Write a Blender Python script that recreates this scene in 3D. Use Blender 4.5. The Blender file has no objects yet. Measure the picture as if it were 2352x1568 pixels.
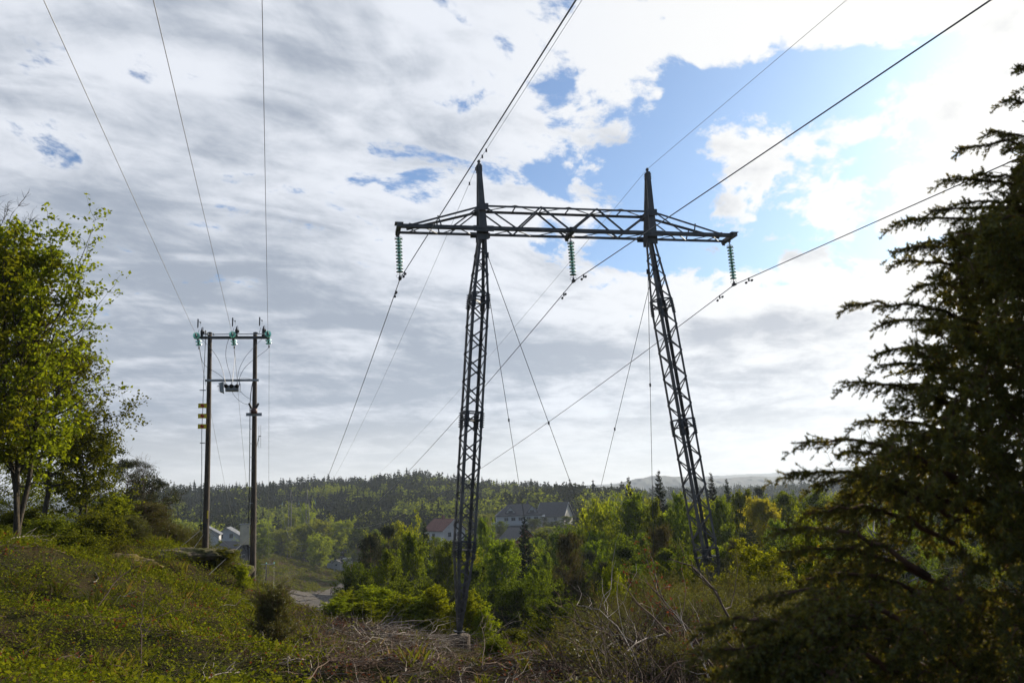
import bpy, math, random
import numpy as np
from mathutils import Vector, Matrix

random.seed(7)
R = np.random.default_rng(7)
rad = math.radians
scene = bpy.context.scene
COL = scene.collection

# ------------------------------------------------------------------ camera
FPX = 1895.0; PITCH = rad(10.3); ROLL = rad(2.1)      # lens in pixels of a 2352 wide view
fw = np.array([0, math.cos(PITCH), math.sin(PITCH)])
_r0 = np.array([1., 0, 0]); _u0 = np.array([0, -math.sin(PITCH), math.cos(PITCH)])
up = _u0 * math.cos(ROLL) + _r0 * math.sin(ROLL)
rt = _r0 * math.cos(ROLL) - _u0 * math.sin(ROLL)
cam = bpy.data.cameras.new('camera'); camo = bpy.data.objects.new('camera', cam); COL.objects.link(camo)
cam.sensor_width = 36.0; cam.lens = FPX / 2352 * 36.0
cam.clip_start = 0.05; cam.clip_end = 20000
M = Matrix.Identity(4)
for i in range(3):
    M[i][0] = rt[i]; M[i][1] = up[i]; M[i][2] = -fw[i]
camo.matrix_world = M
cam.dof.use_dof = True; cam.dof.focus_distance = 32.0; cam.dof.aperture_fstop = 3.6
scene.camera = camo

def ray(px, py):
    return fw + (px - 1176) / FPX * rt + (784 - py) / FPX * up
def at(px, py, Y):
    v = ray(px, py); return v * (Y / v[1])
def ath(px, py, z):
    v = ray(px, py); return v * (z / v[2])
def azel(px, py):
    v = ray(px, py); v = v / np.linalg.norm(v)
    return math.atan2(v[0], v[1]), math.asin(v[2])
def pix(P):
    P = np.asarray(P, float); z = P @ fw
    return 1176 + FPX * (P @ rt) / z, 784 - FPX * (P @ up) / z

# ------------------------------------------------------------------ sun, sky, exposure
SUN_AZ = rad(44); SUN_EL = rad(22)
scene.view_settings.view_transform = 'Standard'; scene.view_settings.look = 'None'
scene.view_settings.exposure = 0.75; scene.view_settings.gamma = 1.0
sl = bpy.data.lights.new('sun', 'SUN'); sl.energy = 5.0; sl.angle = rad(0.6); sl.color = (1.0, 0.9, 0.74)
so = bpy.data.objects.new('sun', sl); COL.objects.link(so)
sdir = Vector((math.sin(SUN_AZ) * math.cos(SUN_EL), math.cos(SUN_AZ) * math.cos(SUN_EL), math.sin(SUN_EL)))
so.rotation_euler = sdir.to_track_quat('Z', 'Y').to_euler(); so.location = (40, 30, 60)

class NT:
    """small expression helper for node trees"""
    def __init__(s, nt): s.nt = nt; s.n = nt.nodes; s.l = nt.links
    def node(s, t, **k):
        n = s.n.new(t)
        for a, b in k.items(): setattr(n, a, b)
        return n
    def put(s, sock, v):
        if isinstance(v, bpy.types.NodeSocket): s.l.new(v, sock)
        else: sock.default_value = v
    def m(s, op, a, b=0.0, c=None, clamp=False):
        n = s.node('ShaderNodeMath', operation=op, use_clamp=clamp)
        s.put(n.inputs[0], a); s.put(n.inputs[1], b)
        if c is not None: s.put(n.inputs[2], c)
        return n.outputs[0]
    def add(s, a, b): return s.m('ADD', a, b)
    def mul(s, a, b): return s.m('MULTIPLY', a, b)
    def sub(s, a, b): return s.m('SUBTRACT', a, b)
    def xyz(s, x, y, z):
        n = s.node('ShaderNodeCombineXYZ'); s.put(n.inputs[0], x); s.put(n.inputs[1], y); s.put(n.inputs[2], z); return n.outputs[0]
    def sep(s, v):
        n = s.node('ShaderNodeSeparateXYZ'); s.put(n.inputs[0], v); return n.outputs
    def noise(s, v, scale=1.0, detail=4.0, rough=0.5, dist=0.0, col=False):
        n = s.node('ShaderNodeTexNoise'); s.put(n.inputs['Vector'], v)
        n.inputs['Scale'].default_value = scale; n.inputs['Detail'].default_value = detail
        n.inputs['Roughness'].default_value = rough; n.inputs['Distortion'].default_value = dist
        return n.outputs['Color' if col else 'Fac']
    def smooth(s, v, a, b, lo=0.0, hi=1.0):
        n = s.node('ShaderNodeMapRange', interpolation_type='SMOOTHSTEP'); s.put(n.inputs[0], v)
        s.put(n.inputs[1], a); s.put(n.inputs[2], b); s.put(n.inputs[3], lo); s.put(n.inputs[4], hi); return n.outputs[0]
    def mix(s, f, a, b, mode='MIX'):
        n = s.node('ShaderNodeMix', data_type='RGBA', blend_type=mode)
        s.put(n.inputs[0], f); s.put(n.inputs[6], a); s.put(n.inputs[7], b); return n.outputs[2]
def C4(c): return (c[0], c[1], c[2], 1.0)

world = bpy.data.worlds.new('World'); scene.world = world; world.use_nodes = True
world.node_tree.nodes.clear()
w = NT(world.node_tree)
STR = 0.12
tc = w.node('ShaderNodeTexCoord'); vx, vy, vz = w.sep(tc.outputs['Generated'])
sky = w.node('ShaderNodeTexSky', sky_type='NISHITA'); sky.sun_disc = False
sky.sun_elevation = SUN_EL; sky.sun_rotation = SUN_AZ; sky.altitude = 100; sky.air_density = 1.0; sky.dust_density = 1.2; sky.ozone_density = 1.5
az = w.m('ARCTAN2', vx, vy); el = w.m('ARCSINE', vz)
def blob(px, py, rx, ry):
    a, e = azel(px, py)
    da = w.mul(w.sub(az, a), FPX / rx); de = w.mul(w.sub(el, e), FPX / ry)
    q = w.add(w.mul(da, da), w.mul(de, de))
    return w.m('POWER', 2.718, w.mul(q, -1.0))
def field(base, blobs):
    f = base
    for (px, py, rx, ry, k) in blobs: f = w.m('MULTIPLY_ADD', blob(px, py, rx, ry), k, f)
    return f
zc = w.add(w.m('MAXIMUM', vz, 0.0), 0.16)
u_, v_ = w.m('DIVIDE', vx, zc), w.m('DIVIDE', vy, zc)
pl = w.xyz(u_, v_, 0.0)
warp = w.noise(pl, 1.6, 2.0, 0.5, 0.0, True)
wx, wy, wz = w.sep(warp)
plw = w.xyz(w.m('MULTIPLY_ADD', wx, 0.5, u_), w.m('MULTIPLY_ADD', wy, 0.5, v_), 3.1)
plp = w.xyz(w.m('MULTIPLY_ADD', wx, 0.22, w.mul(u_, 1.25)), w.m('MULTIPLY_ADD', wy, 0.2, w.add(v_, w.mul(u_, -.35))), 5.3)
n_puff = w.noise(plp, 5.2, 9.0, 0.62, 0.15)
n_big = w.noise(plw, 1.5, 3.0, 0.5)
# streaks near the horizon: long in azimuth, thin in elevation
stv = w.xyz(w.mul(az, 3.4), w.add(w.mul(el, 30.0), w.mul(az, -1.4)), w.mul(wx, 1.6))
n_str = w.noise(stv, 1.0, 7.0, 0.6, 0.6)
# rolls running diagonally in the upper left
rollv = w.xyz(w.add(w.mul(u_, 1.2), w.mul(v_, 1.1)), w.sub(w.mul(v_, 3.0), w.mul(u_, 1.9)), w.mul(wx, .9))
n_roll = w.noise(rollv, 1.5, 4.0, 0.5, 0.9)
low = w.smooth(el, 0.235, 0.09)                      # 1 near the horizon
cover = field(0.98, [
    (1430, 330, 145, 140, -.74), (1620, 220, 170, 95, -.66), (1840, 165, 200, 80, -.60), (1490, 235, 26, 26, .55), (1515, 215, 14, 12, .5), (1870, 215, 34, 26, .35), (1480, 470, 110, 80, -.40), (1235, 415, 110, 45, -.52),
    (1330, 585, 210, 55, -.66), (1700, 570, 240, 60, -.85), (1560, 420, 90, 110, -.42), (1980, 200, 190, 80, -.42), (1850, 400, 330, 150, -.42), (2200, 120, 200, 60, -.35), (2150, 330, 200, 60, -.3),
    (2060, 570, 200, 50, -.55), (2120, 160, 160, 70, -.45), (1560, 590, 150, 60, -.4), (1250, 230, 60, 60, -.2), (300, 200, 260, 60, -.2), (20, 190, 130, 80, -.44), (240, 420, 200, 40, -.32), (150, 560, 200, 40, -.32), (1000, 385, 120, 40, -.30),
    (1150, 60, 170, 60, -.30), (1120, 180, 80, 60, -.30), (420, 330, 300, 40, -.20), (470, 640, 200, 30, -.28),
    (1750, 865, 260, 30, -.36), (1200, 960, 180, 25, -.30), (700, 60, 400, 200, .30), (800, 750, 500, 160, .16), (1900, 0, 460, 75, .40),
    (1330, 100, 140, 80, .15), (1800, 740, 240, 60, .35)])
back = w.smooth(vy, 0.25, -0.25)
cover = w.sub(cover, w.mul(back, 0.75))  # unseen sky behind the camera cleared of cloud to dim the ambient light
nn = w.m('MULTIPLY_ADD', n_puff, 3.6, -1.8)
nn2 = w.m('MULTIPLY_ADD', n_str, 2.2, -1.1)
nmix = w.add(w.mul(nn, w.sub(1.0, low)), w.mul(nn2, low))
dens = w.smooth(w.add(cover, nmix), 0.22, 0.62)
# thickness -> grey body or white lit edge
thick = field(0.34, [
    (500, 300, 520, 420, .26), (560, 760, 640, 300, .16), (820, 150, 250, 170, .22), (300, 1000, 600, 160, .20), (1790, 745, 190, 36, .75), (1760, 955, 300, 22, .6),
    (1300, 830, 260, 60, .22), (1000, 870, 300, 70, .2), (1150, 560, 330, 150, -.26), (1300, 250, 210, 240, -.26), (2150, 450, 400, 420, -.6),
    (1500, 680, 260, 60, -.25), (1750, 60, 560, 130, -.50), (2000, 1040, 330, 50, .16), (250, 120, 200, 120, -.2)])
tn = w.add(w.m('MULTIPLY_ADD', n_big, 1.3, -.65), w.mul(w.m('MULTIPLY_ADD', n_roll, 1.5, -.75), w.sub(1.0, low)))
tn = w.add(tn, w.mul(w.sub(n_str, 0.5), w.m('MULTIPLY_ADD', low, 1.7, 0.15)))
tn = w.m('MULTIPLY_ADD', n_puff, 1.5, w.sub(tn, .75))
grey = w.smooth(w.add(thick, tn), -0.02, 0.95)
sund = w.node('ShaderNodeVectorMath', operation='DOT_PRODUCT'); w.put(sund.inputs[0], tc.outputs['Generated']); sund.inputs[1].default_value = sdir
sp = w.smooth(sund.outputs['Value'], 0.70, 1.0)
white = w.mix(sp, C4((0.50, 0.52, 0.56)), C4((0.61, 0.60, 0.575)))
greyc = w.mix(sp, C4((0.205, 0.235, 0.285)), C4((0.32, 0.325, 0.35)))
cl = w.mix(grey, white, greyc)
warm = w.smooth(el, 0.11, 0.0)
cl = w.mix(w.mul(warm, 0.55), cl, C4((0.60, 0.555, 0.44)))
cl = w.mix(1.0, cl, C4((1 / STR,) * 3), 'MULTIPLY')
skc = w.mix(1.0, sky.outputs[0], C4((.36, .50, .66)), 'MULTIPLY')
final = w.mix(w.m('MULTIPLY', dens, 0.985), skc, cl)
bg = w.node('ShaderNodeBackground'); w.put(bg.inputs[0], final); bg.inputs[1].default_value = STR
world.cycles.sampling_method = 'MANUAL'; world.cycles.sample_map_resolution = 512
wo = w.node('ShaderNodeOutputWorld'); w.l.new(bg.outputs[0], wo.inputs[0])

# ------------------------------------------------------------------ tagging helpers
def tag(o, label=None, cat=None, group=None, kind=None):
    if label: o['label'] = label
    if cat: o['category'] = cat
    if group: o['group'] = group
    if kind: o['kind'] = kind
    return o
def thing(name, loc=(0, 0, 0), label=None, cat=None, group=None, rz=0.0):
    o = bpy.data.objects.new(name, None); COL.objects.link(o); o.location = Vector(loc); o.rotation_euler = (0, 0, rz)
    o.empty_display_size = 0.1
    return tag(o, label, cat, group)
def copy_tree(root):
    c = root.copy(); COL.objects.link(c)
    for ch in list(root.children):
        d = ch.copy(); COL.objects.link(d); d.parent = c
        for g in list(ch.children):
            e = g.copy(); COL.objects.link(e); e.parent = d
    return c

# ------------------------------------------------------------------ mesh helpers
def mesh_np(name, V, F, mat, smooth=False):
    """V (n,3); F (m,k) one face size"""
    V = np.ascontiguousarray(V, np.float32); F = np.ascontiguousarray(F, np.int32)
    me = bpy.data.meshes.new(name); k = F.shape[1]
    me.vertices.add(len(V)); me.vertices.foreach_set('co', V.ravel())
    me.loops.add(F.size); me.loops.foreach_set('vertex_index', F.ravel())
    me.polygons.add(len(F)); me.polygons.foreach_set('loop_start', np.arange(0, F.size, k, dtype=np.int32))
    if smooth: me.polygons.foreach_set('use_smooth', np.ones(len(F), bool))
    me.update(calc_edges=True)
    if mat: me.materials.append(mat)
    return me
def link(name, me, parent=None):
    o = bpy.data.objects.new(name, me); COL.objects.link(o)
    if parent is not None: o.parent = parent
    return o
def norm(v):
    v = np.asarray(v, float); return v / (np.linalg.norm(v, axis=-1, keepdims=True) + 1e-12)

class MB:
    def __init__(s): s.v = []; s.f = []
    def _add(s, vs, fs):
        b = len(s.v); s.v.extend([tuple(map(float, v)) for v in vs]); s.f.extend([tuple(b + i for i in f) for f in fs])
    def box(s, c, size, rz=0.0, ax=None):
        """box centred at c; ax = 3 column axes if given"""
        c = np.array(c, float)
        if ax is None:
            ax = [np.array([math.cos(rz), math.sin(rz), 0]), np.array([-math.sin(rz), math.cos(rz), 0]), np.array([0, 0, 1.])]
        h = np.array(size) / 2
        vs = [c + ax[0] * h[0] * i + ax[1] * h[1] * j + ax[2] * h[2] * k for k in (-1, 1) for j in (-1, 1) for i in (-1, 1)]
        s._add(vs, [(0, 2, 3, 1), (4, 5, 7, 6), (0, 1, 5, 4), (2, 6, 7, 3), (0, 4, 6, 2), (1, 3, 7, 5)]); return s
    def beam(s, p, q, wd, ht=None, ref=(0, 0, 1)):
        p = np.array(p, float); q = np.array(q, float); ht = ht or wd
        d = norm(q - p); ref = np.array(ref, float)
        if abs(d @ ref) > 0.98: ref = np.array([1., 0, 0])
        x = norm(np.cross(d, ref)); y = np.cross(x, d)
        s.box((p + q) / 2, (wd, ht, np.linalg.norm(q - p)), ax=[x, y, d]); return s
    def angle(s, p, q, wd, t, o1, o2):
        """L section: two plates with flanges reaching along o1 and o2 from the corner line p-q"""
        p = np.array(p, float); q = np.array(q, float); d = norm(q - p)
        o1 = np.array(o1, float); o1 = norm(o1 - d * (o1 @ d)); o2 = np.array(o2, float); o2 = o2 - d * (o2 @ d); o2 = norm(o2 - o1 * (o2 @ o1))
        L = np.linalg.norm(q - p); m = (p + q) / 2
        s.box(m + o1 * wd / 2, (wd, t, L), ax=[o1, o2, d]); s.box(m + o2 * (wd / 2 + t / 2), (wd, t, L), ax=[o2, -o1, d]); return s
    def tube(s, pts, r, k=6, cap=True):
        P = np.array(pts, float); n = len(P); rr = np.full(n, r) if np.isscalar(r) else np.array(r, float)
        T = norm(np.gradient(P, axis=0)); ref = np.array([0, 0, 1.]) if abs(T[0][2]) < .9 else np.array([1., 0, 0])
        X = norm(np.cross(T, ref)); Yv = np.cross(T, X); vs = []
        for i in range(n):
            for j in range(k):
                a = 2 * math.pi * j / k; vs.append(P[i] + rr[i] * (X[i] * math.cos(a) + Yv[i] * math.sin(a)))
        fs = [(i * k + j, i * k + (j + 1) % k, (i + 1) * k + (j + 1) % k, (i + 1) * k + j) for i in range(n - 1) for j in range(k)]
        if cap: fs.append(tuple(range(k))[::-1]); fs.append(tuple((n - 1) * k + j for j in range(k)))
        s._add(vs, fs); return s
    def lathe(s, c, prof, axis=(0, 0, 1), k=14):
        axis = norm(axis); ref = np.array([1., 0, 0]) if abs(axis[0]) < .9 else np.array([0, 1., 0])
        X = norm(np.cross(axis, ref)); Yv = np.cross(axis, X); c = np.array(c, float); vs = []
        for (r, z) in prof:
            for j in range(k):
                a = 2 * math.pi * j / k; vs.append(c + axis * z + r * (X * math.cos(a) + Yv * math.sin(a)))
        n = len(prof)
        fs = [(i * k + j, i * k + (j + 1) % k, (i + 1) * k + (j + 1) % k, (i + 1) * k + j) for i in range(n - 1) for j in range(k)]
        fs.append(tuple(range(k))[::-1]); fs.append(tuple((n - 1) * k + j for j in range(k)))
        s._add(vs, fs); return s
    def poly(s, vs, fs): s._add(vs, fs); return s
    def build(s, name, mat, parent=None, smooth=False, origin=None):
        me = bpy.data.meshes.new(name); V = np.array(s.v)
        if origin is not None: V = V - np.array(origin)
        me.from_pydata(V.tolist(), [], s.f)
        if smooth: me.polygons.foreach_set('use_smooth', [True] * len(me.polygons))
        if mat: me.materials.append(mat)
        me.update()
        o = link(name, me, parent)
        if origin is not None and parent is None: o.location = Vector(origin)
        return o

def tubes(P, rr, k=3):
    """many polylines P (M,n,3), radii (M,n) -> V,F(quads)"""
    Mn, n, _ = P.shape
    T = norm(np.gradient(P, axis=1)); ref = np.where(np.abs(T[..., 2:3]) < .9, np.array([0, 0, 1.]), np.array([1., 0, 0]))
    X = norm(np.cross(T, ref)); Yv = np.cross(T, X)
    a = 2 * np.pi * np.arange(k) / k
    V = P[:, :, None, :] + rr[:, :, None, None] * (X[:, :, None, :] * np.cos(a)[None, None, :, None] + Yv[:, :, None, :] * np.sin(a)[None, None, :, None])
    idx = np.arange(Mn * n * k).reshape(Mn, n, k); nx = np.roll(idx, -1, axis=2)
    F = np.stack([idx[:, :-1], nx[:, :-1], nx[:, 1:], idx[:, 1:]], axis=-1).reshape(-1, 4)
    return V.reshape(-1, 3), F
def leaves(P, size, rng, flat=0.35, asp=0.62, hang=None):
    """folded diamond leaf at every point"""
    n = len(P); size = np.broadcast_to(size, (n,)) * rng.uniform(.65, 1.3, n)
    N = rng.normal(size=(n, 3)); N[:, 2] = np.abs(N[:, 2]) + flat; N = norm(N)
    U = rng.normal(size=(n, 3))
    if hang is not None: U[:, 2] -= hang
    U = norm(U - N * np.sum(U * N, 1, keepdims=True)); W = np.cross(N, U)
    a = size[:, None] * .5; b = a * asp; fo = N * a * .22
    V = np.stack([P - U * a, P + W * b + fo - U * a * .15, P + U * a, P - W * b + fo - U * a * .15], 1)
    F = np.arange(n * 4).reshape(n, 4)
    return V.reshape(-1, 3), F
def joinVF(L):
    Vs = []; Fs = []; b = 0
    for V, F in L:
        Vs.append(V); Fs.append(F + b); b += len(V)
    return np.concatenate(Vs), np.concatenate(Fs)
def scatter(Tv, Tf, pos, scale, rz, tilt=None, rng=None):
    """copies of a template merged into one V,F"""
    n = len(pos); c, s = np.cos(rz), np.sin(rz)
    sc = np.broadcast_to(np.asarray(scale, float).reshape(n, -1), (n, 3)) if np.ndim(scale) else np.full((n, 3), scale)
    A = Tv[None] * sc[:, None, :]
    x = A[..., 0] * c[:, None] - A[..., 1] * s[:, None]; y = A[..., 0] * s[:, None] + A[..., 1] * c[:, None]; z = A[..., 2]
    if tilt is not None:
        x = x + z * tilt[:, 0:1]; y = y + z * tilt[:, 1:2]
    V = np.stack([x, y, z], -1) + pos[:, None, :]
    F = Tf[None] + (np.arange(n) * len(Tv))[:, None, None]
    return V.reshape(-1, 3), F.reshape(-1, Tf.shape[1])

# ------------------------------------------------------------------ materials
def principled(name, col, rough=.7, metal=0.0, var=0.0, vscale=3.0, col2=None, bump=0.0, bscale=20.0, spec=.4, obj=False, detail=6, stretch=None):
    m = bpy.data.materials.new(name); m.use_nodes = True; t = NT(m.node_tree); b = t.n['Principled BSDF']
    b.inputs['Roughness'].default_value = rough; b.inputs['Metallic'].default_value = metal
    b.inputs['Specular IOR Level'].default_value = spec
    tcn = t.node('ShaderNodeTexCoord'); vec = tcn.outputs['Object']
    if stretch:
        mp = t.node('ShaderNodeMapping'); t.put(mp.inputs[0], vec); mp.inputs[3].default_value = stretch; vec = mp.outputs[0]
    c = C4(col)
    if var or col2:
        n = t.noise(vec, vscale, detail, .6)
        c2 = C4(col2) if col2 else C4([x * (1 - var) for x in col])
        c = t.mix(t.smooth(n, .36, .64), c, c2)
    if obj:
        oi = t.node('ShaderNodeObjectInfo')
        c = t.mix(1.0, c, t.mix(oi.outputs['Random'], C4((.75, .75, .75)), C4((1.15, 1.15, 1.15))), 'MULTIPLY')
    t.put(b.inputs['Base Color'], c)
    if bump:
        bn = t.node('ShaderNodeBump'); bn.inputs['Strength'].default_value = bump; bn.inputs['Distance'].default_value = .05
        t.put(bn.inputs['Height'], t.noise(vec, bscale, 6, .6)); t.put(b.inputs['Normal'], bn.outputs[0])
    return m
def leafmat(name, c1, c2, trans=.5, tcol=None, gloss=.03, c3=None, patch=None, objvar=.25):
    """two-tone leaves, random per leaf and per tree, letting light through"""
    m = bpy.data.materials.new(name); m.use_nodes = True; t = NT(m.node_tree); t.n.clear()
    g = t.node('ShaderNodeNewGeometry'); oi = t.node('ShaderNodeObjectInfo')
    c = t.mix(g.outputs['Random Per Island'], C4(c1), C4(c2))
    if patch:
        tcn = t.node('ShaderNodeTexCoord'); n = t.noise(tcn.outputs['Object'], patch[1], 4, .65)
        c = t.mix(t.smooth(n, patch[2], patch[3]), c, C4(patch[0]))
    if c3:
        f = t.smooth(g.outputs['Random Per Island'], c3[1], c3[1] + .01); c = t.mix(f, c, C4(c3[0]))
    hs = t.node('ShaderNodeHueSaturation')
    hs.inputs['Hue'].default_value = .5; t.put(hs.inputs['Hue'], t.m('MULTIPLY_ADD', oi.outputs['Random'], .03, .480))
    t.put(hs.inputs['Value'], t.m('MULTIPLY_ADD', oi.outputs['Random'], objvar * 2, 1 - objvar)); t.put(hs.inputs['Color'], c)
    c = hs.outputs[0]
    d = t.node('ShaderNodeBsdfDiffuse'); t.put(d.inputs[0], c)
    tr = t.node('ShaderNodeBsdfTranslucent'); tcx = t.mix(1.0, c, C4(tcol or (1.5, 1.45, .6)), 'MULTIPLY'); t.put(tr.inputs[0], tcx)
    ms = t.node('ShaderNodeMixShader'); ms.inputs[0].default_value = trans; t.l.new(d.outputs[0], ms.inputs[1]); t.l.new(tr.outputs[0], ms.inputs[2])
    gl = t.node('ShaderNodeBsdfGlossy'); gl.inputs['Roughness'].default_value = .5
    m2 = t.node('ShaderNodeMixShader'); m2.inputs[0].default_value = gloss * .5 if 'needle' in name else 0.0; t.l.new(ms.outputs[0], m2.inputs[1]); t.l.new(gl.outputs[0], m2.inputs[2])
    o = t.node('ShaderNodeOutputMaterial'); t.l.new(m2.outputs[0], o.inputs[0])
    return m

MS = principled('galvanised_steel', (.105, .10, .095), .55, .25, .35, 2.5, bump=.1)
MSD = principled('dark_steel', (.06, .062, .066), .5, .5, .3, 5)
MWOOD = principled('tarred_pole', (.10, .078, .06), .85, 0, .55, 9, bump=.5, bscale=30, stretch=(4, 4, .5))
MCON = principled('concrete', (.10, .074, .052), .95, 0, .4, 5, bump=.4, bscale=25)
MALU = principled('aluminium_cable', (.16, .16, .165), .45, .6)
MALUL = principled('bright_cable', (.34, .34, .34), .45, .6)
MBLK = principled('black_rubber', (.02, .02, .022), .5)
MGRY = principled('grey_enamel', (.36, .37, .37), .45, 0, .25, 6)
MCAB = principled('cream_enamel', (.60, .55, .44), .5, 0, .15, 5)
MYEL = principled('yellow_plate', (.72, .55, .03), .5, 0, .12, 15)
MRED = principled('red_paint', (.50, .05, .02), .5, 0, .2, 15)
MRUST = principled('brown_enamel', (.12, .055, .04), .5, 0, .3, 12)
MWHT = principled('white_wall', (.42, .42, .415), .8, 0, .12, 1.5)
MWIN = principled('window_glass', (.03, .035, .045), .12, 0, spec=.8)
MSLATE = principled('dark_roof_tiles', (.045, .047, .052), .65, 0, .4, 2, bump=.4, bscale=6)
MSLT2 = principled('pale_grey_roof', (.17, .18, .20), .8, 0, .3, 2, spec=.1)
MTILE = principled('red_roof_tiles', (.16, .06, .042), .8, 0, .4, 2, bump=.4, bscale=6)
MREDW = principled('red_wood_wall', (.18, .04, .03), .8, 0, .2, 2)
MCREAM = principled('cream_wall', (.52, .49, .42), .8, 0, .12, 1.5)
MORG = principled('orange_board', (.42, .17, .045), .8, 0, .3, 3)
def glassmat():
    m = bpy.data.materials.new('green_glass'); m.use_nodes = True; b = m.node_tree.nodes['Principled BSDF']
    b.inputs['Base Color'].default_value = (.42, .80, .70, 1); b.inputs['Roughness'].default_value = .08
    b.inputs['Transmission Weight'].default_value = .72; b.inputs['IOR'].default_value = 1.45; return m
MGL = glassmat()

BARK = principled('grey_brown_bark', (.085, .068, .05), .95, 0, .5, 8, bump=.7, bscale=14, stretch=(3, 3, .8))
BARKO = principled('mossy_bark', (.075, .055, .032), .95, 0, 0, 5, col2=(.03, .026, .02), bump=.8, bscale=12, stretch=(3, 3, .7))
BARKB = principled('pale_birch_bark', (.26, .25, .23), .85, 0, 0, 3, col2=(.07, .06, .05), bump=.3)
BARKP = principled('pine_bark', (.15, .075, .045), .95, 0, .5, 4, bump=.5)
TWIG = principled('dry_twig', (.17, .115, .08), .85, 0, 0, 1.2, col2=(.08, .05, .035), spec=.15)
TWIGG = principled('weathered_grey_wood', (.31, .265, .22), .75, 0, .5, 4, spec=.2)
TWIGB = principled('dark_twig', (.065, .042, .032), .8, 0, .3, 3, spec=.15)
CUT = principled('fresh_cut_wood', (.45, .24, .11), .8, 0, .3, 12)
L_MAPLE = leafmat('maple_leaf', (.185, .215, .014), (.10, .130, .012), .55, (1.45, 1.35, .5), .05)
L_OAK = leafmat('young_oak_leaf', (.125, .145, .016), (.065, .085, .012), .52, (1.4, 1.25, .5), .04)
L_BIRCH = leafmat('birch_leaf', (.140, .185, .018), (.060, .090, .011), .48, (1.5, 1.4, .5), .05)
L_BIRCHD = leafmat('dark_broad_leaf', (.090, .120, .014), (.036, .054, .009), .45, (1.4, 1.4, .5), .05)  # darker green leaf colour of the rounded broadleaf trees
L_SAP = leafmat('bright_sapling_leaf', (.23, .27, .022), (.13, .165, .014), .50, (1.5, 1.4, .45), .06)
L_YEL = leafmat('golden_leaf', (.36, .36, .05), (.25, .26, .03), .5, (1.4, 1.25, .4), .04)
L_BRONZE = leafmat('bronze_needle', (.085, .082, .022), (.050, .055, .015), .4, (1.3, 1.1, .6), .03)
L_SPR = leafmat('spruce_needle', (.022, .038, .014), (.010, .020, .009), .2, (1.4, 1.3, .6), .04)
L_PINE = leafmat('pine_needle', (.045, .055, .02), (.022, .032, .014), .25, (1.4, 1.2, .6), .04)
L_JUN = leafmat('juniper_needle', (.130, .130, .020), (.055, .064, .014), .48, (1.6, 1.25, .45), .07, c3=((.14, .085, .02), .95))
L_JUNB = leafmat('young_juniper_needle', (.095, .108, .022), (.042, .052, .013), .42, (1.6, 1.3, .45), .06)
L_COV = leafmat('bilberry_leaf', (.150, .190, .020), (.062, .095, .013), .5, (1.5, 1.35, .4), .05,
                patch=((.10, .075, .02), .55, .56, .70), c3=((.15, .055, .02), .975))
L_DRY = leafmat('withered_leaf', (.15, .055, .03), (.09, .05, .03), .35, (1.3, .8, .5), .05)
L_RIDGE_D = leafmat('ridge_needle', (.034, .045, .016), (.014, .022, .010), .22, (1.3, 1.2, .6), .0)
L_RIDGE_L = leafmat('ridge_leaf', (.16, .185, .022), (.075, .10, .015), .45, (1.4, 1.3, .5), .0)

# ------------------------------------------------------------------ terrain
def gx(px, Y): return at(px, 1130, Y)[0]
CP = []
def cv(px, py, Y): p = at(px, py, Y); CP.append((p[0], p[1], p[2]))
def ce(px, Y, z): CP.append((gx(px, Y), Y, z))
for a in (-60, -35, -12, 10, 30, 60):
    for r_, zz in ((1.2, -1.62), (3.2, -1.82)):
        CP.append((r_ * math.sin(rad(a)), r_ * math.cos(rad(a)), zz))
cv(0, 1568, 9); cv(300, 1568, 10.5); cv(600, 1568, 12.5); cv(900, 1568, 14); cv(1176, 1568, 15); cv(1450, 1568, 14)
ce(1750, 10, -2.9); ce(2200, 9, -2.7); ce(2600, 9, -2.6); ce(-400, 9, -1.6)
cv(0, 1400, 14); cv(300, 1430, 15); cv(620, 1490, 18.3); cv(0, 1245, 24.5); cv(-300, 1245, 24); cv(170, 1262, 26); cv(300, 1285, 26)
cv(390, 1330, 24); cv(400, 1283, 30); cv(472, 1291, 33.2); cv(530, 1345, 31); cv(583, 1366, 33.7); cv(650, 1415, 33); cv(700, 1436, 30); cv(850, 1470, 28); cv(770, 1440, 33)
cv(1053, 1503, 30); cv(1250, 1500, 30); ce(1450, 22, -4.5); ce(1640, 31.5, -5.6); ce(1900, 22, -4.4); ce(2352, 25, -4.6); ce(1300, 22, -4.75)
ce(-300, 40, -2.2); ce(0, 38, -2.0); ce(250, 42, -2.6); ce(400, 44, -3.6); ce(560, 46, -6.5); ce(750, 44, -7.2); ce(1000, 42, -7.6); ce(1300, 42, -8.0)
ce(1650, 44, -7.6); ce(2100, 44, -7.0); ce(2600, 44, -6.5)
ce(0, 70, -8); ce(300, 70, -8.5); ce(560, 75, -12.5); ce(800, 70, -13); ce(1200, 65, -13); ce(1650, 70, -11.6); ce(2200, 70, -10)
ce(0, 130, -16); ce(300, 120, -16); ce(600, 120, -18.5); ce(900, 120, -19.5); ce(1250, 120, -18); ce(1700, 110, -13.5); ce(2200, 120, -12)
cv(700, 1366, 200); cv(790, 1350, 225); cv(600, 1335, 172); cv(640, 1300, 240); cv(700, 1300, 265); cv(745, 1322, 262); cv(680, 1345, 215)
ce(740, 190, -23.6); ce(700, 187, -23.4); ce(780, 205, -23.9); ce(760, 235, -24.3); ce(720, 160, -23.6); ce(810, 175, -23.6); cv(610, 1275, 280); cv(525, 1297, 230); cv(690, 1290, 330); cv(790, 1313, 290); cv(900, 1290, 240); cv(1020, 1265, 230); cv(1190, 1208, 292); cv(1190, 1232, 262); cv(1280, 1201, 302); cv(1280, 1225, 270)
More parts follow.
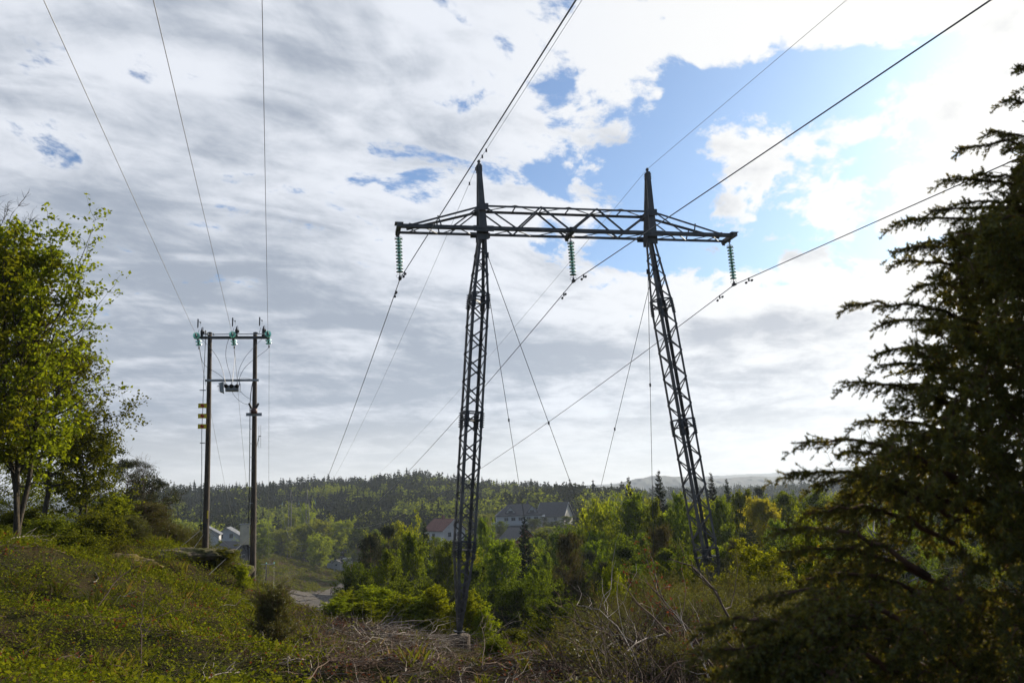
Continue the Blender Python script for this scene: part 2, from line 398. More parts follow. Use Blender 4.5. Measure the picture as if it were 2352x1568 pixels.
ce(300, 230, -18); ce(0, 240, -17); ce(1500, 220, -16); ce(1800, 240, -15); ce(2300, 240, -13)
ce(300, 350, -17); ce(500, 360, -21); ce(900, 350, -19); ce(1200, 350, -14.5); ce(1500, 400, -17); ce(1900, 400, -16); ce(2400, 400, -14)
ce(200, 620, -6); ce(400, 610, -2); ce(680, 600, -1.5); ce(950, 600, 1.5); ce(1150, 600, -6); ce(1300, 600, -13); ce(1500, 620, -17); ce(1900, 620, -16)
ce(0, 450, -13); ce(420, 470, -12); ce(950, 460, -9); ce(1250, 460, -12)
ce(200, 1000, -10); ce(700, 1000, -6); ce(1176, 1000, -12); ce(1600, 1000, -20); ce(2200, 1000, -19)
for a in (-60, -30, 0, 30, 60):
    for r_, zz in ((2500, -26), (6500, -40)): CP.append((r_ * math.sin(rad(a)), r_ * math.cos(rad(a)), zz))
CP = np.array(CP)
def feat(x, y):
    r = np.hypot(x, y); return np.stack([np.arctan2(x, y) * 2.0, np.log(np.maximum(r, .8))], -1)
_f = feat(CP[:, 0], CP[:, 1])
def _k(d): return np.where(d > 1e-9, d * d * np.log(d + 1e-12), 0.0)
_n = len(CP); _A = np.zeros((_n + 3, _n + 3)); _A[:_n, :_n] = _k(np.linalg.norm(_f[:, None] - _f[None], axis=-1)) + np.eye(_n) * 2e-3
_A[:_n, _n] = 1; _A[:_n, _n + 1:] = _f; _A[_n, :_n] = 1; _A[_n + 1:, :_n] = _f.T
_w = np.linalg.solve(_A, np.concatenate([CP[:, 2], np.zeros(3)]))
_th = R.uniform(0, 2 * np.pi, 40); _ph = R.uniform(0, 2 * np.pi, 40)
def ground(x, y):
    x = np.atleast_1d(np.asarray(x, float)); y = np.atleast_1d(np.asarray(y, float)); out = np.empty(len(x))
    r = np.hypot(x, y); th = np.arctan2(x, y); t2 = np.clip(th, -1.05, 1.05)
    xx = r * np.sin(t2); yy = r * np.cos(t2)
    for i in range(0, len(x), 20000):
        f = feat(xx[i:i + 20000], yy[i:i + 20000]); K = _k(np.linalg.norm(f[:, None] - _f[None], axis=-1))
        out[i:i + 20000] = K @ _w[:_n] + _w[_n] + f @ _w[_n + 1:]
    gen = -1.62 - .12 * np.minimum(r, 60) - .01 * np.minimum(np.maximum(r - 60, 0), 1500)
    bl = np.clip((np.abs(th) - 1.05) / 1.0, 0, 1); out = out * (1 - bl) + gen * bl
    b = np.zeros(len(x))                                   # tussocks and hummocks
    for i, wl in enumerate((14, 9, 6, 4, 2.6, 1.7, 1.1, .75)):
        for j in range(3):
            q = i * 3 + j; b += wl * .010 * np.sin((x * math.cos(_th[q]) + y * math.sin(_th[q])) * 6.283 / wl + _ph[q] + 1.3 * np.sin(x / wl + _ph[q]))
    out += b * np.clip((r - 1.0) / 6, 0, 1) * np.clip(1.2 - r / 120, .05, 1)
    return out
def G(x, y): return float(ground([x], [y])[0])

ths = np.concatenate([np.linspace(-math.pi, -.9, 60, endpoint=False), np.linspace(-.9, .9, 520), np.linspace(.9, math.pi, 60)[1:]])
rs = np.concatenate([[.3], np.geomspace(.8, 60, 230), np.geomspace(61.5, 800, 150), np.geomspace(830, 5300, 26)])
TH, RR = np.meshgrid(ths, rs); gxv = (RR * np.sin(TH)).ravel(); gyv = (RR * np.cos(TH)).ravel(); gzv = ground(gxv, gyv)
nt_, nr_ = len(ths), len(rs)
ii = np.arange(nt_ * nr_).reshape(nr_, nt_)
GF = np.stack([ii[:-1, :-1], ii[:-1, 1:], ii[1:, 1:], ii[1:, :-1]], -1).reshape(-1, 4)
def groundmat():
    m = bpy.data.materials.new('heath_soil'); m.use_nodes = True; t = NT(m.node_tree); b = t.n['Principled BSDF']
    tcn = t.node('ShaderNodeTexCoord'); v = tcn.outputs['Object']
    n1 = t.noise(v, .35, 6, .65); n2 = t.noise(v, 3.2, 8, .7); n3 = t.noise(v, 22, 5, .7)
    c = t.mix(t.smooth(n1, .4, .6), C4((.030, .030, .012)), C4((.050, .033, .020)))
    c = t.mix(t.smooth(n2, .42, .62), c, C4((.022, .024, .010)))
    gp = t.node('ShaderNodeNewGeometry'); ln = t.node('ShaderNodeVectorMath', operation='LENGTH'); t.put(ln.inputs[0], gp.outputs['Position'])
    c = t.mix(t.mul(t.smooth(ln.outputs['Value'], 38, 60), .9), c, t.mix(t.smooth(t.noise(v, .09, 8, .75), .44, .56), C4((.045, .060, .012)), C4((.060, .042, .024))))
    c = t.mix(t.mul(t.smooth(n3, .5, .7), .6), c, C4((.085, .065, .04)))
    t.put(b.inputs['Base Color'], c); b.inputs['Roughness'].default_value = .95; b.inputs['Specular IOR Level'].default_value = 0
    bn = t.node('ShaderNodeBump'); bn.inputs['Strength'].default_value = .8; bn.inputs['Distance'].default_value = .08
    t.put(bn.inputs['Height'], t.add(n2, t.mul(n3, .4))); t.put(b.inputs['Normal'], bn.outputs[0]); return m
tag(link('ground', mesh_np('ground', np.stack([gxv, gyv, gzv], 1), GF[:, ::-1], groundmat(), True)), 'heath hillside falling from the near clearing into the wooded valley', kind='structure')

# gravel yard down in the valley
def patch(name, pts, Y0, mat, lift, label, nseg=24):
    """closed outline given as ground points -> draped sheet with a real thickness edge"""
    P = np.array(pts, float); c = P.mean(0); V = []; n = len(P)
    fr = np.linspace(0, 1, 26)
    for f in fr:
        for p in P: V.append(c + (p - c) * f)
    V = np.array(V); z = ground(V[:, 0], V[:, 1]) + lift; V = np.column_stack([V, z])
    F = [(k * n + i, k * n + (i + 1) % n, (k + 1) * n + (i + 1) % n, (k + 1) * n + i) for k in range(len(fr) - 1) for i in range(n)]
    o = link(name, mesh_np(name, V, np.array(F), mat, True)); return tag(o, label, kind='structure')
MGRAV = principled('gravel', (.058, .047, .036), .95, 0, .45, .25, bump=.5, bscale=4)
yard = [(gx(px, Y), Y) for px, Y in ((655, 185), (700, 178), (770, 176), (830, 184), (850, 205), (845, 240), (800, 246), (765, 232), (735, 214), (700, 205), (665, 199))]
dense = []
for i in range(len(yard)):
    a, b = np.array(yard[i]), np.array(yard[(i + 1) % len(yard)])
    for t in np.linspace(0, 1, 9)[:-1]: dense.append(a + (b - a) * t + R.normal(0, .5, 2))
patch('gravel_yard', dense, 200, MGRAV, .30, 'pale gravel yard on the valley floor below the white sheds')

# far hills
def hill(name, prof, Y, depth, mat, label, amp, seed):
    rng = np.random.default_rng(seed); xs = [p[0] for p in prof]; zs = [p[1] for p in prof]
    nxx, nyy = 700, 22; pxs = np.linspace(xs[0], xs[-1], nxx); x = np.array([gx(p, Y) for p in pxs])
    top = np.interp(pxs, xs, zs); jag = np.zeros(nxx)
    for wl in (90, 41, 19, 9, 5): jag += amp * (wl / 90) ** .45 * np.interp(pxs, np.arange(xs[0], xs[-1] + wl, wl), rng.uniform(-.5, .5, len(np.arange(xs[0], xs[-1] + wl, wl))))
    V = []
    for j in range(nyy):
        f = j / (nyy - 1); s = math.sin(math.pi * f) ** .8; ns = rng.uniform(-.5, .5, nxx) * amp * .5
        V.append(np.stack([x, np.full(nxx, Y - depth + 2 * depth * f) + 20 * rng.uniform(-1, 1, nxx), -45 + (top + jag + 45) * s + ns * s], 1))
    V = np.concatenate(V); i = np.arange(nxx * nyy).reshape(nyy, nxx)
    F = np.stack([i[:-1, :-1], i[:-1, 1:], i[1:, 1:], i[1:, :-1]], -1).reshape(-1, 4)
    return tag(link(name, mesh_np(name, V, F, mat)), label, kind='structure')
MHILL = principled('distant_forest', (.03, .045, .025), .95, 0, .5, .012)
hz = lambda px, py, Y: float(at(px, py, Y)[2])
hill('hill', [(p, hz(p, y, 2300)) for p, y in ((-700, 1150), (200, 1150), (700, 1142), (1100, 1132), (1300, 1122), (1400, 1115), (1460, 1103), (1500, 1093), (1560, 1096), (1620, 1100), (1700, 1096), (1800, 1092), (1950, 1090), (2200, 1086), (2700, 1080))], 2300, 400, MHILL, 'dark wooded hill beyond the valley under the right pylon leg', 4.5, 3)
hill('hill', [(p, hz(p, y, 4200)) for p, y in ((-700, 1150), (900, 1130), (1200, 1120), (1330, 1114), (1450, 1107), (1560, 1100), (1640, 1093), (1760, 1087), (1850, 1080), (1950, 1072), (2150, 1060), (2400, 1062), (2900, 1060))], 4200, 700, MHILL, 'farthest pale blue hill along the horizon', 6, 4)

# ================================================================== STEEL PYLON
def planehit(px, py, P0, n):
    v = ray(px, py); return v * (np.dot(P0, n) / np.dot(v, n))
HB = 9.5
cL, cR = ath(915, 529, HB), ath(1675, 550, HB)
e = norm(cR - cL); nrm = np.array([e[1], -e[0], 0.0])            # nrm points towards the camera
LEN = float(np.linalg.norm(cR - cL)); Z = np.array([0, 0, 1.])
def s_at(px, z=HB):
    lo, hi = -3.0, LEN + 3
    for _ in range(50):
        m = (lo + hi) / 2
        if pix(cL + e * m + Z * (z - HB))[0] < px: lo = m
        else: hi = m
    return lo
def zz(s, py, off=0.0):
    lo, hi = -12.0, 30.0; p = cL + e * s + nrm * off
    for _ in range(50):
        m = (lo + hi) / 2; q = np.array([p[0], p[1], m])
        if pix(q)[1] > py: lo = m
        else: hi = m
    return lo
sA, sB = s_at(1107), s_at(1493)
baseL = planehit(1055, 1448, cL, nrm)
topL = cL + e * sA; topR = cL + e * sB
q = planehit(1633, 1330, cL, nrm); dd = norm(q - topR)
gR = G(q[0], q[1]); baseR = topR + dd * ((gR + .25 - topR[2]) / dd[2])
pyl = thing('lattice_pylon', (topL + topR) / 2 * [1, 1, 0] + Z * baseL[2],
            'tall grey steel portal pylon with two lattice legs and one wide crossarm', 'pylon')
PO = np.array(pyl.location)
def pbuild(mb, name, mat=MS, parent=pyl):
    o = mb.build(name, mat, None)
    o.parent = parent; o.matrix_parent_inverse = Matrix.Identity(4)
    off = -PO if parent is pyl else np.zeros(3)
    me = o.data
    if parent is pyl:
        me.transform(Matrix.Translation(Vector(-PO)))
    else:
        me.transform(Matrix.Translation(Vector(-PO)))
    return o
ra = rad(20) # legs stand turned a little against the crossarm
def leg(base, top, rot):
    ax = norm(top - base); L = np.linalg.norm(top - base)
    x = e * math.cos(rot) + nrm * math.sin(rot) * -1; x = norm(x - ax * (x @ ax)); y = np.cross(ax, x)
    W = .63
    def hw(t):
        f = np.interp(t * L, [0, .18 * L, .2 * L, .82 * L, .985 * L, L], [.13, .60, W, W, .30, .26]); return f / 2
    sg = [(-1, -1), (1, -1), (1, 1), (-1, 1)]
    def cp(t, c): return base + ax * L * t + x * c[0] * hw(t) + y * c[1] * hw(t)
    m = MB(); brk = [0.0, .19, .51, .82, 1.0]
    for c in sg:
        for a, b in zip(brk[:-1], brk[1:]):
            m.angle(cp(a, c), cp(b, c), .088, .012, -x * c[0], -y * c[1])
    # zigzag lacing on the four faces
    t = .035; steps = []
    while t < .965:
        d = max(hw(t) * 2 * .80, .20) / L; steps.append((t, min(t + d, .975))); t += d
    for fi in range(4):
        a, b = sg[fi], sg[(fi + 1) % 4]; nout = norm((x * (a[0] + b[0]) + y * (a[1] + b[1])))
        for k, (t0, t1) in enumerate(steps):
            if (k + (fi % 2)) % 2 == 0: p, q_ = cp(t0, a), cp(t1, b)
            else: p, q_ = cp(t0, b), cp(t1, a)
            m.beam(p + nout * .012, q_ + nout * .012, .05, .012, ref=nout)
    lo = pbuild(m, 'leg')
    for tj in (.19, .51, .82):
        j = MB()
        for c in sg:
            p0, p1 = cp(tj - .020, c), cp(tj + .020, c)
            j.angle(p0 + (x * c[0] + y * c[1]) * .014, p1 + (x * c[0] + y * c[1]) * .014, .13, .014, -x * c[0], -y * c[1])
            for k in range(7):
                f = (k + .5) / 7; b0 = p0 * (1 - f) + p1 * f + (x * c[0] + y * c[1]) * .014
                j.box(b0 - x * c[0] * .05 + y * c[1] * .03, (.032, .05, .032), ax=[x, y, ax]); j.box(b0 - y * c[1] * .05 + x * c[0] * .03, (.05, .032, .032), ax=[x, y, ax])
        for fi in range(4):
            j.beam(cp(tj, sg[fi]), cp(tj, sg[(fi + 1) % 4]), .075, .03)
            j.beam(cp(tj + .02, sg[fi]), cp(tj + .02, sg[(fi + 1) % 4]), .03, .05)
        j.beam(cp(tj, sg[0]), cp(tj, sg[2]), .05)
        pbuild(j, 'splice_joint', MSD, lo)
    f = MB(); f.box(base - ax * .02, (.34, .34, .03), ax=[x, y, ax]); f.lathe(base - ax * .10, [(.06, 0), (.09, .03), (.09, .07)], ax)
    pbuild(f, 'base_plate', MSD, lo)
    return lo, cp
legL, cpL = leg(baseL, topL - Z * .12, rad(10)); legR, cpR = leg(baseR, topR - Z * .12, rad(10))
# crossarm
zU1 = zz(sA, 469, .4) + .0; zU2 = zz(sB, 484, .4)
zU = (zU1 + zU2) / 2
print('pylon', HB, zU, LEN, sA, sB, baseL, baseR, pix(baseR))
m = MB()
def X(s, z, o): return cL + e * s + nrm * o + Z * (z - HB)
S0, S1 = 0.0, LEN; o4 = .40
for o in (-o4, o4):
    wd = .125 if o > 0 else .10
    m.angle(X(S0, HB, o), X(S1, HB, o), wd, .014, Z, -nrm * np.sign(o))
    m.angle(X(sA, zU, o * .9), X(sB, zU, o * .9), .075, .01, -Z, -nrm * np.sign(o))
    m.angle(X(S0 + .3, HB + .14, o * .55), X(sA, zU, o * .9), .07, .01, -Z, -nrm * np.sign(o))
    m.angle(X(S1 - .3, HB + .14, o * .55), X(sB, zU, o * .9), .07, .01, -Z, -nrm * np.sign(o))
    fr = [0, .19, .335, .5, .665, .82, 1.0]; lv = [1, 0, 1, 0, 1, 0, 1]
    for i in range(6):
        p = X(sA + (sB - sA) * fr[i], zU if lv[i] else HB + .06, o * (.9 if lv[i] else 1)); q_ = X(sA + (sB - sA) * fr[i + 1], zU if lv[i + 1] else HB + .06, o * (.9 if lv[i + 1] else 1))
        m.beam(p, q_, .06, .012 if i in (0, 5) else .05, ref=nrm)
    for (a, b, sgn) in ((S0, sA, 1), (S1, sB, -1)):
        def up_(f): return HB + .14 + (zU - HB - .14) * f, o * (.55 + .35 * f)
        g = lambda f: a + (b - a) * f
        z1, o1 = up_(.46)
        m.beam(X(g(.46), z1, o1), X(g(.50), HB + .05, o), .05, .012, ref=nrm)
        z2, o2 = up_(.98); m.beam(X(g(.62), HB + .05, o), X(g(.98), z2, o2), .05, .012, ref=nrm)
        m.beam(X(g(.12), HB + .2, o * .6), X(g(.25), HB + .04, o), .04, .012, ref=nrm)
n_ = 15
for (a, b, z_, oo, k_) in ((S0 + .25, sA - .3, HB, o4, 4), (sA + .3, sB - .3, HB, o4, 7), (sB + .3, S1 - .25, HB, o4, 4), (sA + .2, sB - .2, zU, o4 * .9, 6)):
    for i in range(k_):
        s0 = a + (b - a) * i / k_; s1 = a + (b - a) * (i + 1) / k_; sg_ = 1 if i % 2 else -1
        m.beam(X(s0, z_ + .02, oo * sg_), X(s1, z_ + .02, -oo * sg_), .045, .02)
        if z_ == zU: m.beam(X(s1, z_ - .03, oo), X(s1, z_ - .03, -oo), .045, .02)
for s_ in (S0, (S0 + S1) / 2 - .02, S1):
    m.box(X(s_, HB + .05, 0), (.16, 1.1, .14), ax=[e, nrm, Z]); m.box(X(s_, HB + .14, .32), (.30, .42, .02), ax=[e, nrm, Z]); m.box(X(s_ , HB + .02, -.52), (.12, .03, .22), ax=[e, nrm, Z])
    m.box(X(s_, HB - .06, 0), (.05, .12, .12), ax=[e, nrm, Z])
for s_ in (sA, sB):
    for o in (-o4, o4):
        m.box(X(s_, zU - .06, o * .92), (.42, .02, .26), ax=[e, nrm, Z]); m.box(X(s_, HB + .03, o * 1.04), (.75, .02, .22), ax=[e, nrm, Z]); m.box(X(s_, HB - .16, o * .6), (.40, .025, .34), ax=[e, nrm, Z])
        for k in range(5): m.box(X(s_ - .28 + .14 * k, HB + .05, o * 1.04 + .03 * np.sign(o)), (.035, .05, .035), ax=[e, nrm, Z])
pbuild(m, 'crossarm')
tips = []
for (s_, px, py) in ((sA, 1100, 378), (sB, 1487, 396)):
    z0 = HB - .1; p = planehit(px, py, cL, nrm); st = float((p - cL) @ e); zt = p[2]; m = MB()
    for sg_ in (-1, 1):
        a = [X(s_ - .15, z0, .34 * sg_), X(s_ + .15, z0, .34 * sg_)]; b = [X(st - .075, zt, .07 * sg_), X(st + .075, zt, .07 * sg_)]
        th = nrm * .035
        m.poly([a[0] - th, a[1] - th, b[1] - th, b[0] - th, a[0] + th, a[1] + th, b[1] + th, b[0] + th], [(0, 1, 2, 3), (7, 6, 5, 4), (0, 4, 5, 1), (1, 5, 6, 2), (2, 6, 7, 3), (3, 7, 4, 0)])
        for f0 in (.55, .72, .86):
            pass
    for k in range(4):
        m.box(X(st, zt - .08 - .07 * k, 0), (.22, .22, .03), ax=[e, nrm, Z])
    m.box(X(st, zt + .06, 0), (.06, .10, .12), ax=[e, nrm, Z]); m.lathe(X(st, zt + .08, 0), [(.05, 0), (.07, .04), (.03, .10)])
    pbuild(m, 'earth_peak'); tips.append(X(st, zt + .13, 0))
# stay wires of the pylon, parts of it
def gpt(px, Y, dz=0):
    x = gx(px, Y); return np.array([x, Y, G(x, Y) + dz])
for (cp_, t, c, end, mk) in ((cpL, .93, (1, 1), (1222, 1300, 47), .42), (cpL, .945, (1, -1), (1396, 1342, 40), .45), (cpR, .92, (-1, -1), (1338, 1290, 52), .43), (cpR, .92, (-1, 1), (1501, 1262, 42), .35)):
    p = cp_(t, c); q_ = at(*end); m = MB(); g_ = G(q_[0], q_[1])
    m.tube([p, q_, q_ + (q_ - p) * .12], .012, 5); c_ = p + (q_ - p) * mk; m.box(c_, (.07, .07, .14)); m.box(p, (.1, .1, .18))
    pbuild(m, 'stay_wire', MSD)
# footings
for (b, lab) in ((baseL, 'round brown concrete footing under the left leg of the steel pylon'), (baseR, 'low concrete footing hidden in juniper under the right leg of the steel pylon')):
    g_ = G(b[0], b[1]); h = b[2] - .12 - g_ + .5; m = MB()
    m.lathe((0, 0, -.5 - 0), [(.36, 0), (.36, h - .03), (.34, h)], k=28)
    o = m.build('concrete_footing', MCON); o.location = Vector((b[0], b[1], g_)); tag(o, lab, 'footing')
# insulator strings
def discprof(r): return [(.02, .065), (r * .42, .055), (r * .75, .03), (r, -.002), (r * .99, -.016), (r * .90, -.004), (r * .80, -.022), (r * .68, -.006), (r * .5, -.024), (r * .36, -.008), (.03, -.015)]
bot = []
dm = MB(); dm.lathe((0, 0, 0), discprof(.128), k=24); dmesh = dm.build('glass_disc', MGL); DM = dmesh.data; bpy.data.objects.remove(dmesh)
for me_ in (DM,): me_.polygons.foreach_set('use_smooth', [True] * len(me_.polygons))
NAMES = ['left', 'middle', 'right']
SL = ['green glass insulator string hanging from the left tip of the pylon crossarm', 'green glass insulator string hanging under the middle of the pylon crossarm', 'green glass insulator string hanging from the right tip of the pylon crossarm']
for i, (s_, py) in enumerate(((S0, 640), ((S0 + S1) / 2 - .02, 646), (S1, 654))):
    a = X(s_, HB - .12, 0); zb = zz(s_, py); b = np.array([a[0], a[1], zb])
    b = b + e * .04
    t = thing('insulator_string', a, SL[i], 'insulator', 'insulator strings of the pylon')
    d = b - a; L = -d[2]; nd = 11; ax = norm(d); m = MB()
    m.tube([(0, 0, 0), ax * L], .014, 6); sp_ = (L - .34) / nd
    for k in range(nd):
        m.lathe(ax * (.2 + sp_ * k) + Z * .02, [(.028, 0), (.045, .01), (.045, .055), (.03, .07)], k=10)
        dd_ = link('glass_disc', DM, t); dd_.location = Vector(ax * (.2 + sp_ * k))
    m.build('steel_rod', MSD, t)
    for sgn in (-1, 1):
        h = MB(); h.tube([ax * .03 + nrm * 0, ax * .1 + e * .05 * sgn, ax * .16 + e * .13 * sgn, ax * .25 + e * .14 * sgn], .008, 5)
        h.build('arcing_horn', MSD, t); h = MB(); h.tube([ax * (L - .12), ax * (L - .16) + e * .09 * sgn, ax * (L - .10) + e * .14 * sgn, ax * (L - .04) + e * .10 * sgn, ax * (L - .03)], .008, 5); h.build('arcing_horn', MSD, t)
    c = MB(); c.box(ax * (L - .06), (.06, .06, .12)); c.box(ax * L, (.07, .26, .07), rz=rad(16)); c.box(ax * (L - .02), (.11, .08, .1), rz=rad(16)); c.build('suspension_clamp', MSD, t)
    bot.append(a + ax * L)

# ------------------------------------------------------------------ cables
def vplane_hit(px, py, P0, az_):
    n = np.array([math.cos(az_), math.sin(az_) * -1, 0.0])          # normal of the vertical plane that holds direction (sin,cos)
    v = ray(px, py); return v * (np.dot(P0, n) / np.dot(v, n))
AZ = rad(-16.3)
def near_span(B, px, py, L=95.0, sag=0.0):
    Q = vplane_hit(px, py, B, AZ); d = Q - B; f = L / np.linalg.norm(d[:2]); return [B + d * f * t for t in np.linspace(0, 1, 40)]
def far_span(B, px, py, E_):
    az_ = math.atan2(E_[0] - B[0], E_[1] - B[1]); D = np.hypot(*(E_[:2] - B[:2])); Q = vplane_hit(px, py, B, az_); s1 = np.hypot(*(Q[:2] - B[:2]))
    # parabola z = B + a s + k s^2 through Q and E
    A_ = np.array([[s1, s1 * s1], [D, D * D]]); a_, k_ = np.linalg.solve(A_, [Q[2] - B[2], E_[2] - B[2]])
    h = np.array([math.sin(az_), math.cos(az_)]); out = []
    for s in np.concatenate([np.linspace(0, 1, 80)]): s_ = s * D; out.append(np.array([B[0] + h[0] * s_, B[1] + h[1] * s_, B[2] + a_ * s_ + k_ * s_ * s_]))
    return out
def damper(p, d, parent, name='vibration_damper', sc=1.0):
    d = norm(d); m = MB(); dn = -Z + d * d[2]; dn = norm(dn); o = np.array(p)
    m.box(o + dn * .05, (.04, .05, .14), ax=[np.cross(d, dn), d, dn])
    pts = [o + d * u * sc + dn * (.11 + .35 * u * u) for u in np.linspace(-.20, .20, 9)]; m.tube(pts, .007, 5)
    for sgn in (-1, 1):
        c = o + d * .20 * sgn * sc + dn * .125; m.lathe(c - d * .05 * sgn, [(.02, 0), (.042, .015), (.045, .07), (.03, .10)], d * sgn, 10)
    ob = m.build(name, MSD, parent); return ob
# second pylon of the line, far down the valley
P2 = at(685, 1286, 330); P2g = G(P2[0], P2[1])
p2 = thing('lattice_pylon', (P2[0], P2[1], P2g), 'small far steel portal pylon among trees beyond the cleared knoll', 'pylon')
e2 = np.array([math.cos(rad(12)), math.sin(rad(12)), 0]); n2 = np.array([-e2[1], e2[0], 0]); hc = at(685, 1148, 330)[2] - P2g
for sg_ in (-1, 1):
    m = MB(); b0 = e2 * 3.6 * sg_; t0 = e2 * 3.3 * sg_ + Z * hc
    c4 = [(-1, -1), (1, -1), (1, 1), (-1, 1)]
    f = lambda t, c: b0 + (t0 - b0) * t + (e2 * c[0] + n2 * c[1]) * .55
    for c in c4: m.beam(f(0, c), f(1, c), .16)
    nk = 20
    for k in range(nk):
        for i in range(4):
            a_, b_ = c4[i], c4[(i + 1) % 4]
            if k % 2: a_, b_ = b_, a_
            m.beam(f(k / nk, a_), f((k + 1) / nk, b_), .09)
    m.build('leg', MS, p2)
    m = MB(); m.beam(t0, t0 + Z * 4.2 - e2 * .2 * sg_, .3); m.build('earth_peak', MS, p2)
m = MB()
for o in (-.5, .5):
    m.beam(e2 * -6.4 + n2 * o + Z * hc, e2 * 6.4 + n2 * o + Z * hc, .20); m.beam(e2 * -3.3 + n2 * o + Z * (hc + 1.2), e2 * 3.3 + n2 * o + Z * (hc + 1.2), .12)
    for s_ in (-1, 1): m.beam(e2 * 6.3 * s_ + n2 * o + Z * hc, e2 * 3.3 * s_ + n2 * o + Z * (hc + 1.2), .12)
    for k in range(8): m.beam(e2 * (-3.3 + k * .825) + n2 * o + Z * (hc + (1.2 if k % 2 else 0)), e2 * (-3.3 + (k + 1) * .825) + n2 * o + Z * (hc + (0 if k % 2 else 1.2)), .08)
m.build('crossarm', MS, p2)
m = MB(); m.beam(e2 * -3.6 + Z * hc * .28, e2 * 3.6 + Z * hc * .28, .22); m.build('lower_strut', MGRY, p2)
ends2 = []
for i, s_ in enumerate((-1, 0, 1)):
    pp = np.array(p2.location) + e2 * 6.3 * s_ + Z * (hc - .3); t = thing('insulator_string', pp, 'tiny green insulator string on the far pylon, %s of its three' % ('leftmost', 'middle one', 'rightmost')[i], 'insulator', 'insulators of the far pylon')
    m = MB(); m.tube([(0, 0, 0), (0, 0, -1.6)], .05, 5)
    for k in range(8): m.lathe((0, 0, -.25 - .16 * k), [(.03, .06), (.14, 0), (.03, -.03)], k=8)
    m.build('glass_disc_stack', MGL, t); ends2.append(pp - Z * 1.65)
ends2t = [np.array(p2.location) + e2 * 3.1 * s_ + Z * (hc + 4.2) for s_ in (-1, 1)]
LAB = [('power line passing the left insulator string of the pylon', 'conductor'), ('power line under the middle insulator string of the pylon', 'conductor'), ('power line passing the right insulator string of the pylon', 'conductor')]
npx = [(1323, 0), (2276, 0), (2352, 358)]; fpx = [(755, 1090), (935, 1085), (1105, 1075)]
for i in range(3):
    A_ = near_span(bot[i], *npx[i]); B_ = far_span(bot[i], *fpx[i], ends2[i])
    t = thing('power_line', bot[i], ('thick dark ' + LAB[i][0]), 'power line', 'conductors of the big pylon')
    m = MB(); m.tube([p - bot[i] for p in A_[::-1]][:-1] + [np.zeros(3)] + [p - bot[i] for p in B_[1:]], .0155, 6); m.build('cable', MALU, t)
    for (lst, sd) in ((A_, 1), (B_, -1)):
        d = norm(lst[1] - lst[0]); damper(d * (1.05 if sd > 0 else 1.15), d, t)
lab2 = ['thin earth wire running over the tip of the left pylon peak', 'thin earth wire running over the tip of the right pylon peak']
enp = [(1337, 0), (1945, 0)]; efp = [(782, 1070), (868, 1088)]
for i in range(2):
    A_ = near_span(tips[i], *enp[i]); B_ = far_span(tips[i], *efp[i], ends2t[i])
    t = thing('earth_wire', tips[i], lab2[i], 'wire', 'earth wires of the big pylon')
    m = MB(); m.tube([p - tips[i] for p in A_[::-1]][:-1] + [np.zeros(3)] + [p - tips[i] for p in B_[1:]], .0065 if i else .0075, 5); m.build('cable', MALU, t)
    if i == 0:
        for (lst, dist) in ((A_, .55), (A_, 1.15), (B_, .5), (B_, 1.6)):
            d = norm(lst[1] - lst[0]); k = MB(); k.box(d * dist - Z * .03, (.06, .1, .10)); k.build('wire_clamp', MSD, t)

# ================================================================== WOODEN TWIN-POLE STRUCTURE
YH = 33.6
pl_, pr_ = at(482, 765, YH - .28), at(587, 765, YH + .28)
e3 = norm((pr_ - pl_) * [1, 1, 0]); n3 = np.array([e3[1], -e3[0], 0])
ws = thing('twin_pole_pylon', ((pl_ + pr_) / 2) * [1, 1, 0] + Z * G(*((pl_ + pr_) / 2)[:2]), 'two round wooden power poles joined by a top crossarm and a lower steel bar', 'power pole')
WO = np.array(ws.location); pc = (pl_ + pr_) / 2
def Hq(px, py, off=0.0):
    """point on the vertical plane of the two poles, off towards the camera"""
    return planehit(px, py, pc + n3 * off, n3)
def Zc(X_, Y_): return (700 + X_ / 2.85) / 1.7415, (1200 + Y_ / 2.85) / 1.7415       # from enlarged notes
def Zh(X_, Y_, off=0.0): return Hq(*Zc(X_, Y_), off)
for i, (p, bx, by) in enumerate(((pl_, 471, 1277), (pr_, 579, 1345))):
    b = Hq(bx, by); g_ = G(b[0], b[1]); b2 = p + (b - p) * ((g_ - .4 - p[2]) / (b[2] - p[2])); m = MB()
    T_ = np.linspace(0, 1, 14); pts = [b2 + (p - b2) * t + e3 * .02 * math.sin(3 * t + i) for t in T_]
    m.tube([q_ - WO for q_ in pts], [.128 - .048 * t for t in T_], 18); po = m.build('pole', MWOOD, ws, True)
    m = MB(); m.lathe(p - WO - Z * .01, [(.088, 0), (.10, .02), (.10, .035), (.03, .06)], k=18); m.build('pole_cap', MSD, po)
m = MB(); zt = Zh(650, 425)[2]
a, b = Zh(232, 427, .13) - WO, Zh(1084, 425, .13) - WO; m.beam(a, b, .07, .10); a2, b2 = Zh(300, 432, -.13) - WO, Zh(1050, 430, -.13) - WO; m.beam(a2, b2, .06, .09)
for X_ in (300, 660, 1010): m.beam(Zh(X_, 428, .13) - WO, Zh(X_, 428, -.13) - WO, .05)
m.build('crossarm', MS, ws)
m = MB(); m.tube([Zh(325, 390, .16) - WO, Zh(1050, 384, .16) - WO], .018, 8)
for X_ in (370, 440): m.lathe(Zh(X_, 389, .16) - WO - e3 * .03, [(.03, 0), (.045, .01), (.045, .06), (.03, .07)], e3, 10)
m.build('operating_shaft', MGRY, ws)
m = MB(); m.beam(Zh(342, 916, .14) - WO, Zh(955, 912, .14) - WO, .03, .095)
for X_ in (385, 910): m.box(Zh(X_, 914, .165) - WO, (.18, .02, .06), ax=[e3, n3, Z])
m.build('lower_bar', MGRY, ws)
